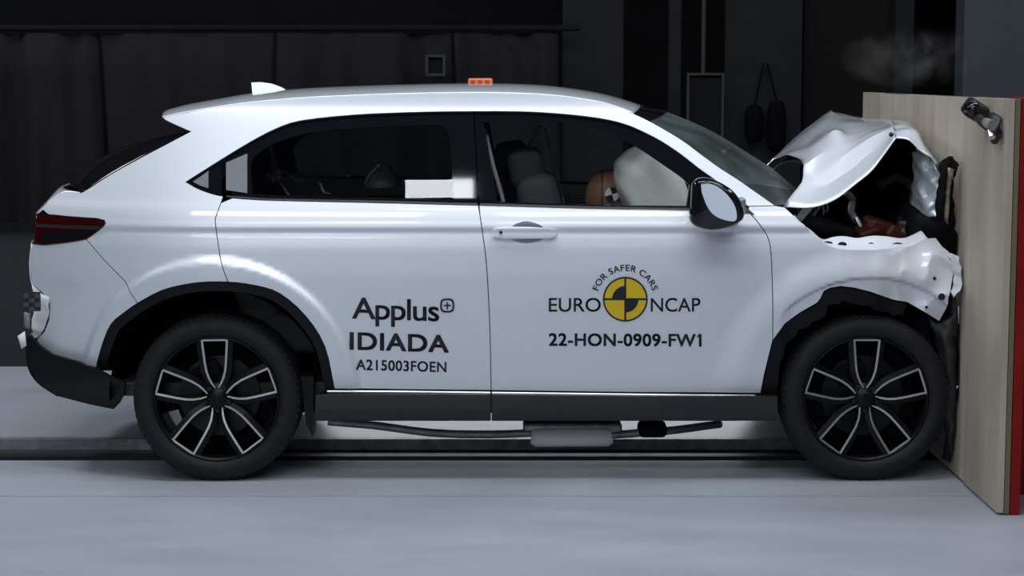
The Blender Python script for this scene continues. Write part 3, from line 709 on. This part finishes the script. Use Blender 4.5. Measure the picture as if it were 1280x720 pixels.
# ---------------------------------------------------------------- lettering
def text2d(s, bold=0.0, space=1.0):
    cu = bpy.data.curves.new('lettering', 'FONT'); cu.body = s; cu.resolution_u = 5; cu.space_character = space
    ob = bpy.data.objects.new('lettering', cu); COL.objects.link(ob)
    dg = bpy.context.evaluated_depsgraph_get(); me = bpy.data.meshes.new_from_object(ob.evaluated_get(dg))
    bpy.data.objects.remove(ob); bpy.data.curves.remove(cu)
    if bold > 0:      # heavier strokes from slightly shifted copies
        V0 = [v.co.copy() for v in me.vertices]; F0 = [tuple(p.vertices) for p in me.polygons]; V = []; Fc = []
        for dx in (-bold, 0, bold):
            for dy in (-bold*.7, bold*.7):
                b0 = len(V); V += [(p.x+dx, p.y+dy, 0) for p in V0]; Fc += [tuple(i+b0 for i in f) for f in F0]
        me = bpy.data.meshes.new('lettering'); me.from_pydata(V, [], Fc)
    return me
def press(name, me, f2px, m, parent, cut=10):
    """press a flat mesh on to the door through its place on the door"""
    bm = bmesh.new(); bm.from_mesh(me)
    xs = [v.co.x for v in bm.verts]; ys = [v.co.y for v in bm.verts]; x0, x1, y0, y1 = min(xs), max(xs), min(ys), max(ys)
    for i in range(1, cut):
        x = x0+(x1-x0)*i/cut
        bmesh.ops.bisect_plane(bm, geom=bm.verts[:]+bm.edges[:]+bm.faces[:], plane_co=(x, 0, 0), plane_no=(1, 0, 0))
    bmesh.ops.triangulate(bm, faces=bm.faces)
    for v in bm.verts:
        s_, t = (v.co.x-x0)/(x1-x0), (v.co.y-y0)/(y1-y0)
        u, w_ = f2px(s_, t, v.co); v.co = S(u, w_, off=-.0022)
    bmesh.ops.recalc_face_normals(bm, faces=bm.faces)
    bm.to_mesh(me); bm.free(); me.materials.clear()
    return link(name, me, m, parent)
def quad(TL, TR, BL, BR):
    def g(s_, t, co):
        top = Vector(TL).lerp(Vector(TR), s_); bot = Vector(BL).lerp(Vector(BR), s_); return bot.lerp(top, t)
    return g
rd = NEAR['rd']
press('lettering', text2d('Applus', .012, .92), quad((440, 371.5), (549, 375), (440, 407), (549, 410.5)), INK, rd)
press('lettering', text2d('IDIADA', .024, 1.05), quad((437, 415), (561, 419), (437, 437), (561, 441)), INK, rd)
press('lettering', text2d('A215003FOEN', .018, 1.05), quad((445, 449), (558, 452.5), (445, 462.5), (558, 465.5)), INK, rd)
press('lettering', text2d('22-HON-0909-FW1', .025, 1.05), quad((686, 416.5), (877, 417.5), (686, 432.5), (877, 433.5)), INK, fd)
press('lettering', text2d('EURO', .006), quad((686, 372.4), (751, 372.4), (686, 389.8), (751, 389.8)), INK, fd)
press('lettering', text2d('NCAP', .006), quad((813.5, 372.4), (875.5, 372.4), (813.5, 389.8), (875.5, 389.8)), INK, fd)
def arcmap(s_, t, co):
    a = R(163-146*s_); r_ = 35.2+8*t; return Vector((781.6+r_*math.cos(a), 374-r_*math.sin(a)))
press('lettering', text2d('FOR SAFER CARS', .015, 1.1), arcmap, INK, fd, 40)
def pxpoly(name, rings, m, parent, off):
    """flat mark pressed on the body; rings = list of closed pixel loops joined in order"""
    n = len(rings[0]); V = [tuple(S(u, v, off=off)) for r_ in rings for u, v in r_]
    Fc = [(i*n+k, i*n+(k+1) % n, (i+1)*n+(k+1) % n, (i+1)*n+k) for i in range(len(rings)-1) for k in range(n)]
    m_ = MB().add(V, Fc, False); return m_.build(name, m, parent)
def circ(cx, cy, r_, n=40): return [(cx+r_*math.cos(2*math.pi*k/n), cy+r_*math.sin(2*math.pi*k/n)) for k in range(n)]
EX, EY = 781.6, 374
em = pxpoly('emblem', [circ(EX, EY, r_) for r_ in (.01, 10, 19, 26.5)], YEL, fd, -.0022)
em['label'] = 'round yellow and black target emblem'
m_ = MB()
def addpoly(rings):
    n = len(rings[0]); V = [tuple(S(u, v, off=-.0034)) for r_ in rings for u, v in r_]
    m_.add(V, [(i*n+k, i*n+k+1, (i+1)*n+k+1, (i+1)*n+k) for i in range(len(rings)-1) for k in range(n-1)])
addpoly([[(EX+r_*math.cos(2*math.pi*k/48), EY+r_*math.sin(2*math.pi*k/48)) for k in range(49)] for r_ in (26, 28)])
for a0 in (math.pi, 0):     # upper-left and lower-right quadrants (pixel y runs down)
    addpoly([[(EX+r_*math.cos(a0+math.pi/2*k/12), EY+r_*math.sin(a0+math.pi/2*k/12)) for k in range(13)] for r_ in (.01, 8, 16.5)])
addpoly([[(EX-27, EY-1.2), (EX, EY-1.2), (EX+27, EY-1.2)], [(EX-27, EY+1.2), (EX, EY+1.2), (EX+27, EY+1.2)]])
addpoly([[(EX-1.2, EY-27), (EX-1.2, EY), (EX-1.2, EY+27)], [(EX+1.2, EY-27), (EX+1.2, EY), (EX+1.2, EY+27)]])
m_.build('emblem_print', INK, fd)
m_ = MB()
def sqr(r_, k, n=48):
    a = 2*math.pi*k/n; c_, s_ = math.cos(a), math.sin(a); q = (abs(c_)**3.2+abs(s_)**3.2)**(-1/3.2); return (559+r_*q*c_, 382+r_*q*s_)
addpoly([[sqr(r_, k) for k in range(49)] for r_ in (6.6, 8.8)])
addpoly([[(554.5, 381.1), (563.5, 381.1)], [(554.5, 382.9), (563.5, 382.9)]])
addpoly([[(558.1, 377.5), (558.1, 386.5)], [(559.9, 377.5), (559.9, 386.5)]])
m_.build('plus_mark', INK, rd)
for q, par in (([(871, 420.6), (874.6, 416.8), (875, 419.2), (871.8, 422)], fd),):
    MB().add([S(u, v, off=-.0022) for u, v in q], [(0, 1, 2, 3)]).build('lettering', INK, par)

# ---------------------------------------------------------------- bonnet and crushed front
BON = [
 [(979, 259, .16), (1010, 259, .15), (1037, 253, .14), (1062, 236, .14), (1092, 210, .15), (1119, 173, .18)],
 [(1002, 228, .32), (1024, 234, .32), (1043, 226, .31), (1066, 211, .30), (1092, 189, .30), (1118, 164, .30)],
 [(1004, 218, .38), (1020, 218, .38), (1047, 200, .37), (1067, 187, .37), (1091, 171, .37), (1117, 158.5, .38)],
 [(1005, 207, .42), (1024, 194, .46), (1048, 184, .44), (1068, 178, .44), (1091, 167, .44), (1117, 157, .44)],
 [(1001, 199, .58), (1028, 175, .60), (1044, 163, .58), (1062, 168, .62), (1088, 161, .62), (1116, 154, .64)],
 [(984, 193, .85), (1004, 184, .88), (1026, 168, .92), (1054, 157, .92), (1084, 153, .92), (1112, 151.5, .94)],
 [(966, 199, 1.25), (986, 184, 1.25), (1014, 161, 1.27), (1040, 149, 1.30), (1070, 149.5, 1.30), (1102, 150.5, 1.30)],
 [(951, 214, 1.62), (966, 199, 1.62), (996, 170, 1.62), (1034, 141, 1.62), (1042, 140.5, 1.62), (1080, 149, 1.62)]]
rows = [[P(*c) for c in r] for r in BON]
hood = sheet('bonnet', rows, PAINT, car, 6, 4, .004, label='buckled white bonnet lifted off its hinges', rough=.004, rs=10, crease=True)
sheet('bonnet_inner_panel', [[p+Vector((.02, 0, -.03)) for p in r] for r in rows[1:]], TRIM, hood, 3, 3, .003)
FR = [
 [(1119, 172, .18), (1134, 176, .17), (1148, 186, .17), (1163, 198, .18), (1170, 208, .20)],
 [(1118, 163, .30), (1134, 163, .30), (1148, 171, .30), (1160, 190, .32), (1168, 204, .36)],
 [(1117, 156, .48), (1132, 157, .48), (1146, 166, .50), (1154, 182, .54), (1160, 196, .60)],
 [(1112, 150, .94), (1126, 152, .94), (1136, 160, .96), (1140, 170, 1.0), (1141, 184, 1.0)],
 [(1080, 149, 1.62), (1090, 150, 1.62), (1098, 158, 1.62), (1102, 168, 1.62), (1103, 180, 1.62)]]
fr = sheet('bonnet_front', [[P(*c) for c in r] for r in FR], PAINT, car, 5, 5, .004, label='front strip of the bonnet folded down at the barrier', rough=.012, rs=11)
DR = [
 [(1141, 190, .42), (1140, 205, .43), (1141, 222, .42), (1138, 240, .44), (1136, 256, .42), (1134, 270, .43)],
 [(1150, 192, .34), (1150, 208, .30), (1151, 224, .35), (1149, 240, .29), (1147, 255, .34), (1146, 271, .31)],
 [(1160, 197, .26), (1162, 212, .29), (1164, 226, .23), (1162, 243, .28), (1160, 257, .23), (1158, 272, .26)],
 [(1167, 203, .22), (1171, 214, .19), (1174, 228, .24), (1173, 244, .18), (1171, 258, .24), (1170, 272, .20)]]
sheet('folded_lip', [[P(*c) for c in r] for r in DR], PAINT, fr, 5, 4, .003, rough=.012, rs=24)
sheet('cavity_fill', [[P(1010, 190, 1.5), P(1050, 160, 1.5), P(1078, 156, 1.5), P(1138, 174, .60)], [P(1020, 220, 1.4), P(1055, 205, 1.42), P(1085, 200, 1.4), P(1148, 200, .56)], [P(1015, 262, 1.4), P(1052, 255, 1.36), P(1090, 250, 1.4), P(1152, 245, .54)], [P(1012, 300, 1.4), P(1050, 300, 1.4), P(1090, 300, 1.4), P(1152, 290, .54)]], DARK, hood, 4, 4, .01, rough=.03, rs=8, label='dark fill sheet added under the bonnet')  # added dark fill keeps the cavity black, hiding the pale boards behind
MB().lathe([(0, -.004), (.009, -.003), (.010, .002)], P(1113, 168, .20)+Vector((0, -.02, 0)), 12).build('bonnet_stop', INK, hood)
# fender inner flange with its holes
top = [(1000, 278), (1015, 292), (1036, 306), (1051, 310.5), (1073, 311), (1095, 311), (1115, 310), (1140, 306), (1160, 297)]
rows = [[S(u, v)+Vector((0, .004, -.004)) for u, v in top], [S(u, v)+Vector((-.01, .045, .012)) for u, v in top], [S(u, v)+Vector((-.015, .075, .040 if 2 < i < 7 else .020)) for i, (u, v) in enumerate(top)]]
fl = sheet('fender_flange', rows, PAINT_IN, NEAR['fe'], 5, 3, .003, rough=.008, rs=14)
for (u, v, ru, rv) in ((1034, 304, 7, 2.6), (1053, 305.5, 5.5, 3.2), (1089, 305.5, 4, 2.4), (1122, 306, 7, 3)):
    f = MB(); vs = [P(u+ru*math.cos(a), v+rv*math.sin(a), .10+Yb(P(u, 312, .1).x, .93)-.05) for a in [k*math.pi/6 for k in range(12)]]
    vs2 = [p_+Vector((0, .02, -.004)) for p_ in vs]
    f.add(vs+vs2, [tuple(range(12))]+[(i, (i+1) % 12, 12+(i+1) % 12, 12+i) for i in range(12)]); f.build('flange_hole', INK, NEAR['fe'])
for (u, v, r_) in ((1177, 371, .014), (1168, 348, .007), (1158, 384, .006)):
    p_ = S(u, v, off=-.001); f = MB(); f.lathe([(0, -.003), (r_, -.003), (r_*1.05, .004)], p_, 12, False); f.build('bolt_hole', INK, NEAR['fe'])
# torn fender tip
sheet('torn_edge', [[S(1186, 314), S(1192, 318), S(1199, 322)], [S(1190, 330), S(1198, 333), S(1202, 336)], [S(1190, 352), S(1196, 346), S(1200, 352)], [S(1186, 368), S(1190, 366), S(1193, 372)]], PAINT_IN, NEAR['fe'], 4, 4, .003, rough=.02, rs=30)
# engine bay
cross('cowl', [Vector((.93, .13, 1.105)), Vector((1.02, .13, 1.09)), Vector((1.10, .13, 1.05)), Vector((1.14, .14, .96))], [.16, .15, .13, .11], [.02, .02, .015, 0], BLACKP, car, thick=.006)
eb = rbox('engine_block', (1.38, .85, .74), (.42, .62, .40), .05, DARK, car, (0, .08, .1), label='dark engine block')
rbox('engine_cover', (1.36, .80, .97), (.40, .52, .08), .03, BLACKP, eb, (0, .25, .1))
for i in range(4):
    p0 = Vector((1.30+.08*i, .50, .86)); MB().tube(crs([p0, p0+Vector((.05, -.10, .06)), p0+Vector((.06, -.18, -.02)), p0+Vector((.02, -.2, -.16))], 4), .022, 8).build('hose', BLACKP, eb)
rbox('brown_housing', P(1100, 285, .38), (.15, .10, .07), .02, RUST, eb, (.2, .3, .4), label='reddish brown plastic housing')
rbox('brown_housing', P(1083, 290, .34), (.09, .08, .05), .015, RUST, eb, (.4, -.3, .2))
rbox('brown_housing', P(1118, 292, .32), (.08, .06, .06), .015, RUST, eb, (.1, .6, .2))
rbox('battery', P(1150, 292, .36), (.20, .16, .12), .015, BLACKP, eb, (.1, .1, -.2))
MB().tube([P(1070, 272, .36), P(1074, 280, .35), P(1078, 288, .35)], .012, 8).build('silver_fitting', CHROME, eb)
MB().tube([P(1127, 287, .30), P(1132, 291, .30)], .014, 8).build('silver_fitting', STEEL, eb)
MB().tube(crs([P(1058, 240, .4), P(1066, 250, .42), P(1064, 264, .4), P(1072, 278, .38)], 4), .016, 8).build('hose', STEEL, eb)
MB().tube(crs([P(1100, 232, .5), P(1120, 222, .55), P(1140, 232, .5)], 4), .02, 8).build('hose', TRIM, eb)
for i, (u, v) in enumerate(((1022, 256), (1028, 260), (1033, 257), (1018, 262))):
    MB().tube([P(u, v-4, .22), P(u+2, v+3, .23), P(u-1+2*i % 3, v+8, .22)], .005, 6).build('hinge_bolt', STEEL, hood)
MB().box(P(1003, 268, .24), (.03, .015, .10), Matrix.Rotation(.7, 3, 'Y')).build('bonnet_hinge', PAINT_IN, hood)
struts = rbox('strut_tower', (1.33, .33, .80), (.30, .24, .22), .05, DARK, car)
rbox('firewall', (1.06, YC, .72), (.05, 1.45, .76), .01, DARK, car)
rbox('inner_wing', (1.42, .26, .66), (.62, .03, .46), .01, DARK, car)
rbox('inner_wing', (1.42, 2*YC-.26, .66), (.62, .03, .46), .01, DARK, car)
rbox('radiator_support', (1.68, YC, .62), (.10, 1.35, .70), .03, DARK, car, (0, .06, 0), label='crushed black front panel')
rows = [[P(1160, 392, .12), P(1176, 404, .10), P(1190, 388, .09), P(1196, 372, .10)], [P(1168, 420, .10), P(1182, 424, .07), P(1198, 414, .09), P(1202, 410, .10)], [P(1172, 456, .11), P(1186, 452, .08), P(1199, 450, .10), P(1205, 452, .10)], [P(1176, 492, .10), P(1190, 496, .10), P(1199, 488, .10), P(1206, 486, .10)], [P(1180, 540, .12), P(1190, 546, .10), P(1196, 540, .12), P(1201, 536, .12)], [P(1178, 575, .2), P(1188, 580, .2), P(1194, 575, .2), P(1198, 572, .2)]]
fb = sheet('front_bumper', rows, BLACKP, car, 4, 4, .004, label='crushed black front bumper', rough=.02, rs=18)
MB().tube([P(1198, 383, .09), P(1202, 405, .09), P(1204, 440, .09), P(1205, 484, .09)], .004, 6).build('torn_edge', PAINT_IN, fb)
MB().tube([P(1196, 485, .08), P(1207, 483, .08)], .005, 6).build('torn_edge', PAINT_IN, fb)
# far part of the bumper, squeezed on to the boards
rows = [[(1.70, y, z) for y in (.15, .5, .9, 1.3, 1.65)] for z in (.14, .35, .55, .75, .92)]
sheet('bumper_core', rows, DARK, fb, 4, 4, .05, rough=.05, rs=9)
# bent bracket squeezed between car and boards
dbr = sheet('bent_bracket', [[P(1173, 206, .16), P(1180, 199, .16), P(1190, 197, .16), P(1198, 208, .16)], [P(1174, 216, .15), P(1181, 208, .14), P(1189, 206, .15), P(1196, 211, .15)], [P(1173, 240, .16), P(1178, 236, .13), P(1184, 238, .15), P(1189, 240, .16)], [P(1170, 262, .16), P(1176, 260, .13), P(1184, 262, .15), P(1190, 258, .16)], [P(1172, 290, .18), P(1178, 288, .15), P(1185, 288, .16), P(1190, 284, .18)]], DARK, car, 4, 4, .02, label='bent black strip between bonnet and barrier', rough=.015, rs=30)
sheet('bracket_face', [[P(1186, 210, .13), P(1192, 211, .13)], [P(1184, 226, .13), P(1189, 226, .12)], [P(1181, 246, .13), P(1186, 250, .12)], [P(1182, 276, .13), P(1186, 280, .12)]], TORN, dbr, 3, 4, .006, rough=.01, rs=30)
rbox('crushed_bracket', P(1165, 285, .3), (.22, .3, .10), .02, DARK, car, (.2, .3, .1))

# ---------------------------------------------------------------- underbody and exhaust
rbox('underbody', (.05, YC, .29), (2.5, 1.30, .10), .03, DARK, car)
rbox('rear_floor', (-1.45, YC, .52), (.7, 1.0, .26), .05, DARK, car)
ex = MB().tube(crs([P(410, 527, .42), P(470, 532, .42), P(540, 541, .42), P(610, 543, .42), P(668, 541, .42)], 4), .017, 10).build('exhaust_pipe', STEEL, car)
MB().tube(crs([P(762, 544, .42), P(800, 541, .42), P(840, 538, .46), P(900, 530, .6)], 4), .017, 10).build('exhaust_pipe', STEEL, ex)
MB().tube([P(664, 546, .42), P(669, 546.5, .42), P(760, 546, .42), P(765, 545, .42)], [.030, .042, .042, .030], 16).build('silencer', mat('silencer_steel', (.85, .85, .85), .5, .0), ex)
rbox('heat_shield', P(715, 532, .5), (.42, .18, .05), .015, STEEL, ex)
rbox('subframe_bracket', P(815, 536, .45), (.12, .12, .06), .02, DARK, car)

# ---------------------------------------------------------------- cabin
rbox('cabin_floor', (-.3, YC, .36), (2.6, 1.5, .06), .01, TRIM, car)
for far in (False, True):
    s_ = (lambda y: 2*YC-y) if far else (lambda y: y)
    rbox('door_card', (.05, s_(.14), .72), (1.5, .04, .68), .015, TRIM, car)
rl = cross('headliner', [p+Vector((0, .03, -.035)) for p in nr[3:]], [0]*(n_-3), [.03]*(n_-3), LINER, car, thick=.004)
def seat(x, y, mt, rear=False):
    st = empty('x', (0, 0, 0)); bpy.data.objects.remove(st)
    b_ = rbox('seat', (x, y, .56), (.52, .50, .16), .05, mt, car)
    rbox('backrest', (x-.30, y, .91), (.20, .48, .64), .06, mt, b_, (0, -.22, 0), taper=.15)
    return b_
s1 = seat(.46, .50, SEATG); s2 = seat(.40, 1.30, FABRIC)
# front head restraint and shoulders of the seat as seen through the door glass
for sx, yy, mt in ((s1, .50, FABRIC), (s2, 1.30, FABRIC)):
    rbox('head_restraint', (.06 if yy < 1 else .0, yy, 1.245), (.15, .26, .17), .045, mt, sx, (0, -.15, 0))
    MB().tube([(.07 if yy < 1 else .0, yy-.06, 1.10), (.06 if yy < 1 else .0, yy-.06, 1.22)], .007, 6).build('restraint_post', CHROME, sx)
rb = rbox('rear_bench', (-.78, YC, .58), (.52, 1.35, .18), .05, FABRIC, car)
rbox('backrest', (-1.10, YC, .86), (.16, 1.35, .54), .05, FABRIC, rb, (0, -.3, 0))
for yy in (.46, YC, 1.33): rbox('head_restraint', (-1.19, yy, 1.15), (.09, .24, .12), .04, FABRIC, rb, (0, -.2, 0))
dash = rbox('dashboard', (.98, YC, .93), (.44, 1.42, .26), .08, TRIM, car, (0, .12, 0))
f = MB(); f.lathe([(.178, -.012), (.19, 0), (.178, .012), (.166, 0), (.178, -.012)], (0, 0, 0), 32)
me = f.mesh('steering_wheel'); me.transform(Matrix.Translation((.70, .50, .98)) @ Matrix.Rotation(R(-25), 4, 'Y') @ Matrix.Rotation(R(90), 4, 'Z'))
link('steering_wheel', me, BLACKP, dash)
# airbag: soft lens
def airbag(c, d, rot, seed):
    bm = bmesh.new(); bmesh.ops.create_icosphere(bm, subdivisions=4, radius=1)
    for v in bm.verts:
        p_ = v.co.copy(); e = .62
        q = Vector(tuple(math.copysign(abs(t)**e, t) for t in p_)); n3 = noise.noise(p_*2.3+Vector((seed, 0, 0)))*.07
        v.co = Vector((q.x*d[0], q.y*d[1], q.z*d[2]))*(1+n3)
    from mathutils import Euler
    bm.transform(Matrix.Translation(c) @ Euler(rot).to_matrix().to_4x4())
    me = bpy.data.meshes.new('airbag'); bm.to_mesh(me); bm.free(); me.polygons.foreach_set('use_smooth', [True]*len(me.polygons))
    return link('airbag', me, BAG, car, 'inflated off-white airbag in front of the dummy')
airbag(P(815, 240, .46), (.135, .22, .20), (0, R(-22), 0), 1)
# belts
def belt(pts, wd, parent, m=BELT):
    pts = crs(pts, 4); rows = [[p-Vector((wd, 0, 0)) for p in pts], [p+Vector((wd, 0, 0)) for p in pts]]
    return sheet('seat_belt', rows, m, parent, 1, 2, .003)
belt([P(606, 160, .30), P(616, 205, .24), P(630, 256, .18), P(634, 300, .16)], .008, s1)
belt([P(675, 157, 1.45), P(664, 176, 1.43), P(652, 196, 1.40)], .010, s2)
belt([P(681, 160, 1.52), P(692, 205, 1.52), P(705, 257, 1.5), P(712, 300, 1.45)], .008, s2)
MB().tube(crs([P(636, 206, .5), P(642, 200, .5), P(655, 198, .5), P(664, 205, .5)], 4), .008, 8).build('seat_highlight', BELT, s1)  # pale tube paints the highlight on the seat's top edge
# rear cabin: domed shell, loose belts and a shelf edge
DP = P(477, 233, .62); n = 28; V = []
for r_, h in ((.9, -.04), (1, 0), (.96, .2), (.84, .45), (.66, .68), (.44, .86), (.24, .96), (.12, 1), (.01, 1)):
    V += [DP+Vector((.080*r_*math.cos(2*math.pi*k/n), .115*r_*math.sin(2*math.pi*k/n), .105*h)) for k in range(n)]
MB().add(V, [(i*n+k, i*n+(k+1) % n, (i+1)*n+(k+1) % n, (i+1)*n+k) for i in range(8) for k in range(n)]+[tuple(range(n))], True).build('head_restraint', mat('olive_grey_shell', (.22, .235, .21), .35), rb, label='olive grey domed head restraint')
rows = [[P(455, 231, .56), P(460, 219, .54), P(474, 204, .52)], [P(457, 232, .56), P(462, 221, .54), P(476, 206, .52)]]
sheet('shell_seam', rows, BELT, rb, 5, 1, .003)
MB().tube([P(366, 218, .9), P(436, 219, 1.1)], .010, 8).build('shelf_bar', BELT, rb)
belt([P(346, 210, .7), P(360, 217, .62), P(374, 226, .55)], .012, rb)
belt([P(352, 230, .5), P(357, 238, .48), P(363, 248, .46)], .006, rb)
belt([P(400, 228, .5), P(405, 240, .48), P(412, 242, .46)], .006, rb)

# everything crushed against the boards ends at their face
for o in list(car.children_recursive):
    if o.type == 'MESH':
        lim = BX-.006-wloc(o).x-max([m.thickness/2 for m in o.modifiers if m.type == 'SOLIDIFY'] or [0])
        for v in o.data.vertices:
            if v.co.x > lim: v.co.x = lim

# ================================================================== THE DUMMY
dm = bpy.data.meshes.new('crash_dummy'); HD = P(761, 245, .50)
J = [(.30, .50, .66, .13), (.30, .50, .76, .12), (.32, .50, .87, .12), (.35, .50, .96, .08), (.365, .50, 1.02, .052),
     (.385, .50, 1.07, .055), (HD.x-.002, .50, HD.z-.01, .075), (HD.x, .50, HD.z+.045, .060), (HD.x+.055, .50, HD.z-.03, .05),
     (.33, .34, .91, .055), (.44, .31, .78, .045), (.58, .37, .84, .036), (.66, .39, .90, .030),
     (.33, .66, .91, .055), (.44, .69, .78, .045), (.58, .63, .84, .036), (.66, .61, .90, .030),
     (.34, .41, .64, .085), (.64, .40, .66, .070), (.80, .40, .45, .05), (.88, .40, .42, .04),
     (.34, .59, .64, .085), (.64, .60, .66, .070), (.80, .60, .45, .05), (.88, .60, .42, .04)]
E = [(0, 1), (1, 2), (2, 3), (3, 4), (4, 5), (5, 6), (6, 7), (6, 8), (2, 9), (9, 10), (10, 11), (11, 12), (2, 13), (13, 14), (14, 15), (15, 16), (0, 17), (17, 18), (18, 19), (19, 20), (0, 21), (21, 22), (22, 23), (23, 24)]
dm.from_pydata([j[:3] for j in J], E, [])
dob = bpy.data.objects.new('crash_dummy', dm); COL.objects.link(dob); dm.materials.append(SKIN)
sk = dob.modifiers.new('skin', 'SKIN')
for i, j in enumerate(J):
    dm.skin_vertices[0].data[i].radius = (j[3], j[3]); dm.skin_vertices[0].data[i].use_root = (i == 0)
sk.use_smooth_shade = True
sb = dob.modifiers.new('sub', 'SUBSURF'); sb.levels = sb.render_levels = 3
dg = bpy.context.evaluated_depsgraph_get(); me = bpy.data.meshes.new_from_object(dob.evaluated_get(dg)); bpy.data.objects.remove(dob)
# round the skull and give it a brow, nose, eyes and ears
me.name = 'crash_dummy'
for v in me.vertices:
    d = v.co-HD; L = d.length
    wgt = 1-sm(.085, .15, L)
    if v.co.z < HD.z-.05: wgt *= max(0, 1-(HD.z-.05-v.co.z)/.045)
    if wgt <= 0 or L < 1e-4: continue
    e = d/L; r_ = 1/math.sqrt((e.x/.100)**2+(e.y/.078)**2+(e.z/.112)**2)
    nose = math.exp(-((e.y/.16)**2+((e.z+.12)/.22)**2)) if e.x > 0 else 0
    eyes = sum(math.exp(-(((e.y-q)/.14)**2+((e.z-.08)/.12)**2)) for q in (-.34, .34)) if e.x > 0 else 0
    ears = math.exp(-(((e.x+.05)/.16)**2+(e.z/.22)**2)) if abs(e.y) > .8 else 0
    mouth = math.exp(-((e.y/.3)**2+((e.z+.5)/.07)**2)) if e.x > 0 else 0
    r_ += .020*nose-.008*eyes+.012*ears-.004*mouth
    v.co = v.co.lerp(HD+e*r_, wgt)
dob = link('crash_dummy', me, None); 
base = Vector((.12, .50, .50)); me.transform(Matrix.Translation(-base)); dob.location = base
tag(dob, 'brown vinyl crash test dummy with its head against the white airbag', 'crash dummy')
p_ = P(765, 243, .415); f = MB()
for k in range(4):
    a0 = k*math.pi/2+.3; cpt = [Vector((0, 0, 0))]+[Vector((.030*math.cos(a0+math.pi/2*j/5), 0, .030*math.sin(a0+math.pi/2*j/5))) for j in range(6)]
    if k % 2 == 0: f.add([p_+q for q in cpt], [tuple(range(7))])
f.build('target_marker', INK, dob)
f = MB()
for k in (1, 3):
    a0 = k*math.pi/2+.3; cpt = [Vector((0, 0, 0))]+[Vector((.030*math.cos(a0+math.pi/2*j/5), 0, .030*math.sin(a0+math.pi/2*j/5))) for j in range(6)]
    f.add([p_+q for q in cpt], [tuple(range(7))])
f.build('target_marker', WHITE, dob)

ring = [HD+Vector((-.032, .0755*math.cos(a), .1085*math.sin(a))) for a in [k*math.pi/18 for k in range(37)]]
MB().tube(ring, .0022, 6, False).build('cap_seam', INK, dob)

# ================================================================== ROOF MARKER
om = empty('roof_marker', P(600, 110, .85), 'small orange block standing on the roof of the car', 'marker')
rbox('block', P(600.5, 103.5, .85), (.107, .04, .040), .008, ORANGE, om)
for i in range(3): rbox('segment', P(591+i*9, 102.5, .828), (.018, .006, .016), .002, mat('dark_orange', (.32, .05, .02), .4), om)
bt = rbox('roof_stud', P(622, 111.5, .85), (.012, .012, .02), .004, WHITE); centre(bt); tag(bt, 'tiny white stud on the roof just right of the orange block', 'marker')
bt = rbox('roof_stud', P(548, 112.5, .85), (.016, .012, .024), .004, WHITE); centre(bt); tag(bt, 'tiny white stud on the roof left of the orange block', 'marker')

# ================================================================== SMOKE
sm_ = bpy.data.materials.new('smoke'); sm_.use_nodes = True; nt = sm_.node_tree; nt.nodes.clear()
o = nt.nodes.new('ShaderNodeOutputMaterial'); vv = nt.nodes.new('ShaderNodeVolumePrincipled'); vv.inputs['Color'].default_value = (.8, .78, .76, 1)
tc = nt.nodes.new('ShaderNodeTexCoord'); nz = nt.nodes.new('ShaderNodeTexNoise'); nz.inputs['Scale'].default_value = 4.5; nz.inputs['Detail'].default_value = 4; nz.inputs['Distortion'].default_value = 1.2
rp = nt.nodes.new('ShaderNodeMapRange'); rp.inputs['From Min'].default_value = .5; rp.inputs['From Max'].default_value = .75; rp.inputs['To Max'].default_value = 1.5
ln = nt.nodes.new('ShaderNodeVectorMath'); ln.operation = 'LENGTH'
sc_ = nt.nodes.new('ShaderNodeVectorMath'); sc_.operation = 'MULTIPLY'; sc_.inputs[1].default_value = (1/.34, 1/.42, 1/.15)
fo2 = nt.nodes.new('ShaderNodeMapRange'); fo2.inputs['From Min'].default_value = 1.0; fo2.inputs['From Max'].default_value = .3
mu = nt.nodes.new('ShaderNodeMath'); mu.operation = 'MULTIPLY'
nt.links.new(tc.outputs['Object'], nz.inputs['Vector']); nt.links.new(nz.outputs['Fac'], rp.inputs['Value'])
nt.links.new(tc.outputs['Object'], sc_.inputs[0]); nt.links.new(sc_.outputs[0], ln.inputs[0]); nt.links.new(ln.outputs['Value'], fo2.inputs['Value'])
nt.links.new(rp.outputs[0], mu.inputs[0]); nt.links.new(fo2.outputs[0], mu.inputs[1]); nt.links.new(mu.outputs[0], vv.inputs['Density']); nt.links.new(vv.outputs[0], o.inputs['Volume'])
bm = bmesh.new(); bmesh.ops.create_icosphere(bm, subdivisions=3, radius=1)
for v in bm.verts: v.co = Vector((v.co.x*.36, v.co.y*.44, v.co.z*.155))
me = bpy.data.meshes.new('smoke'); bm.to_mesh(me); bm.free(); so = link('smoke', me, sm_)
so.location = (P(1138, 86, 1.3).x, 1.3, 1.715); tag(so, 'thin grey smoke drifting over the top of the plywood barrier', 'smoke', kind='stuff')
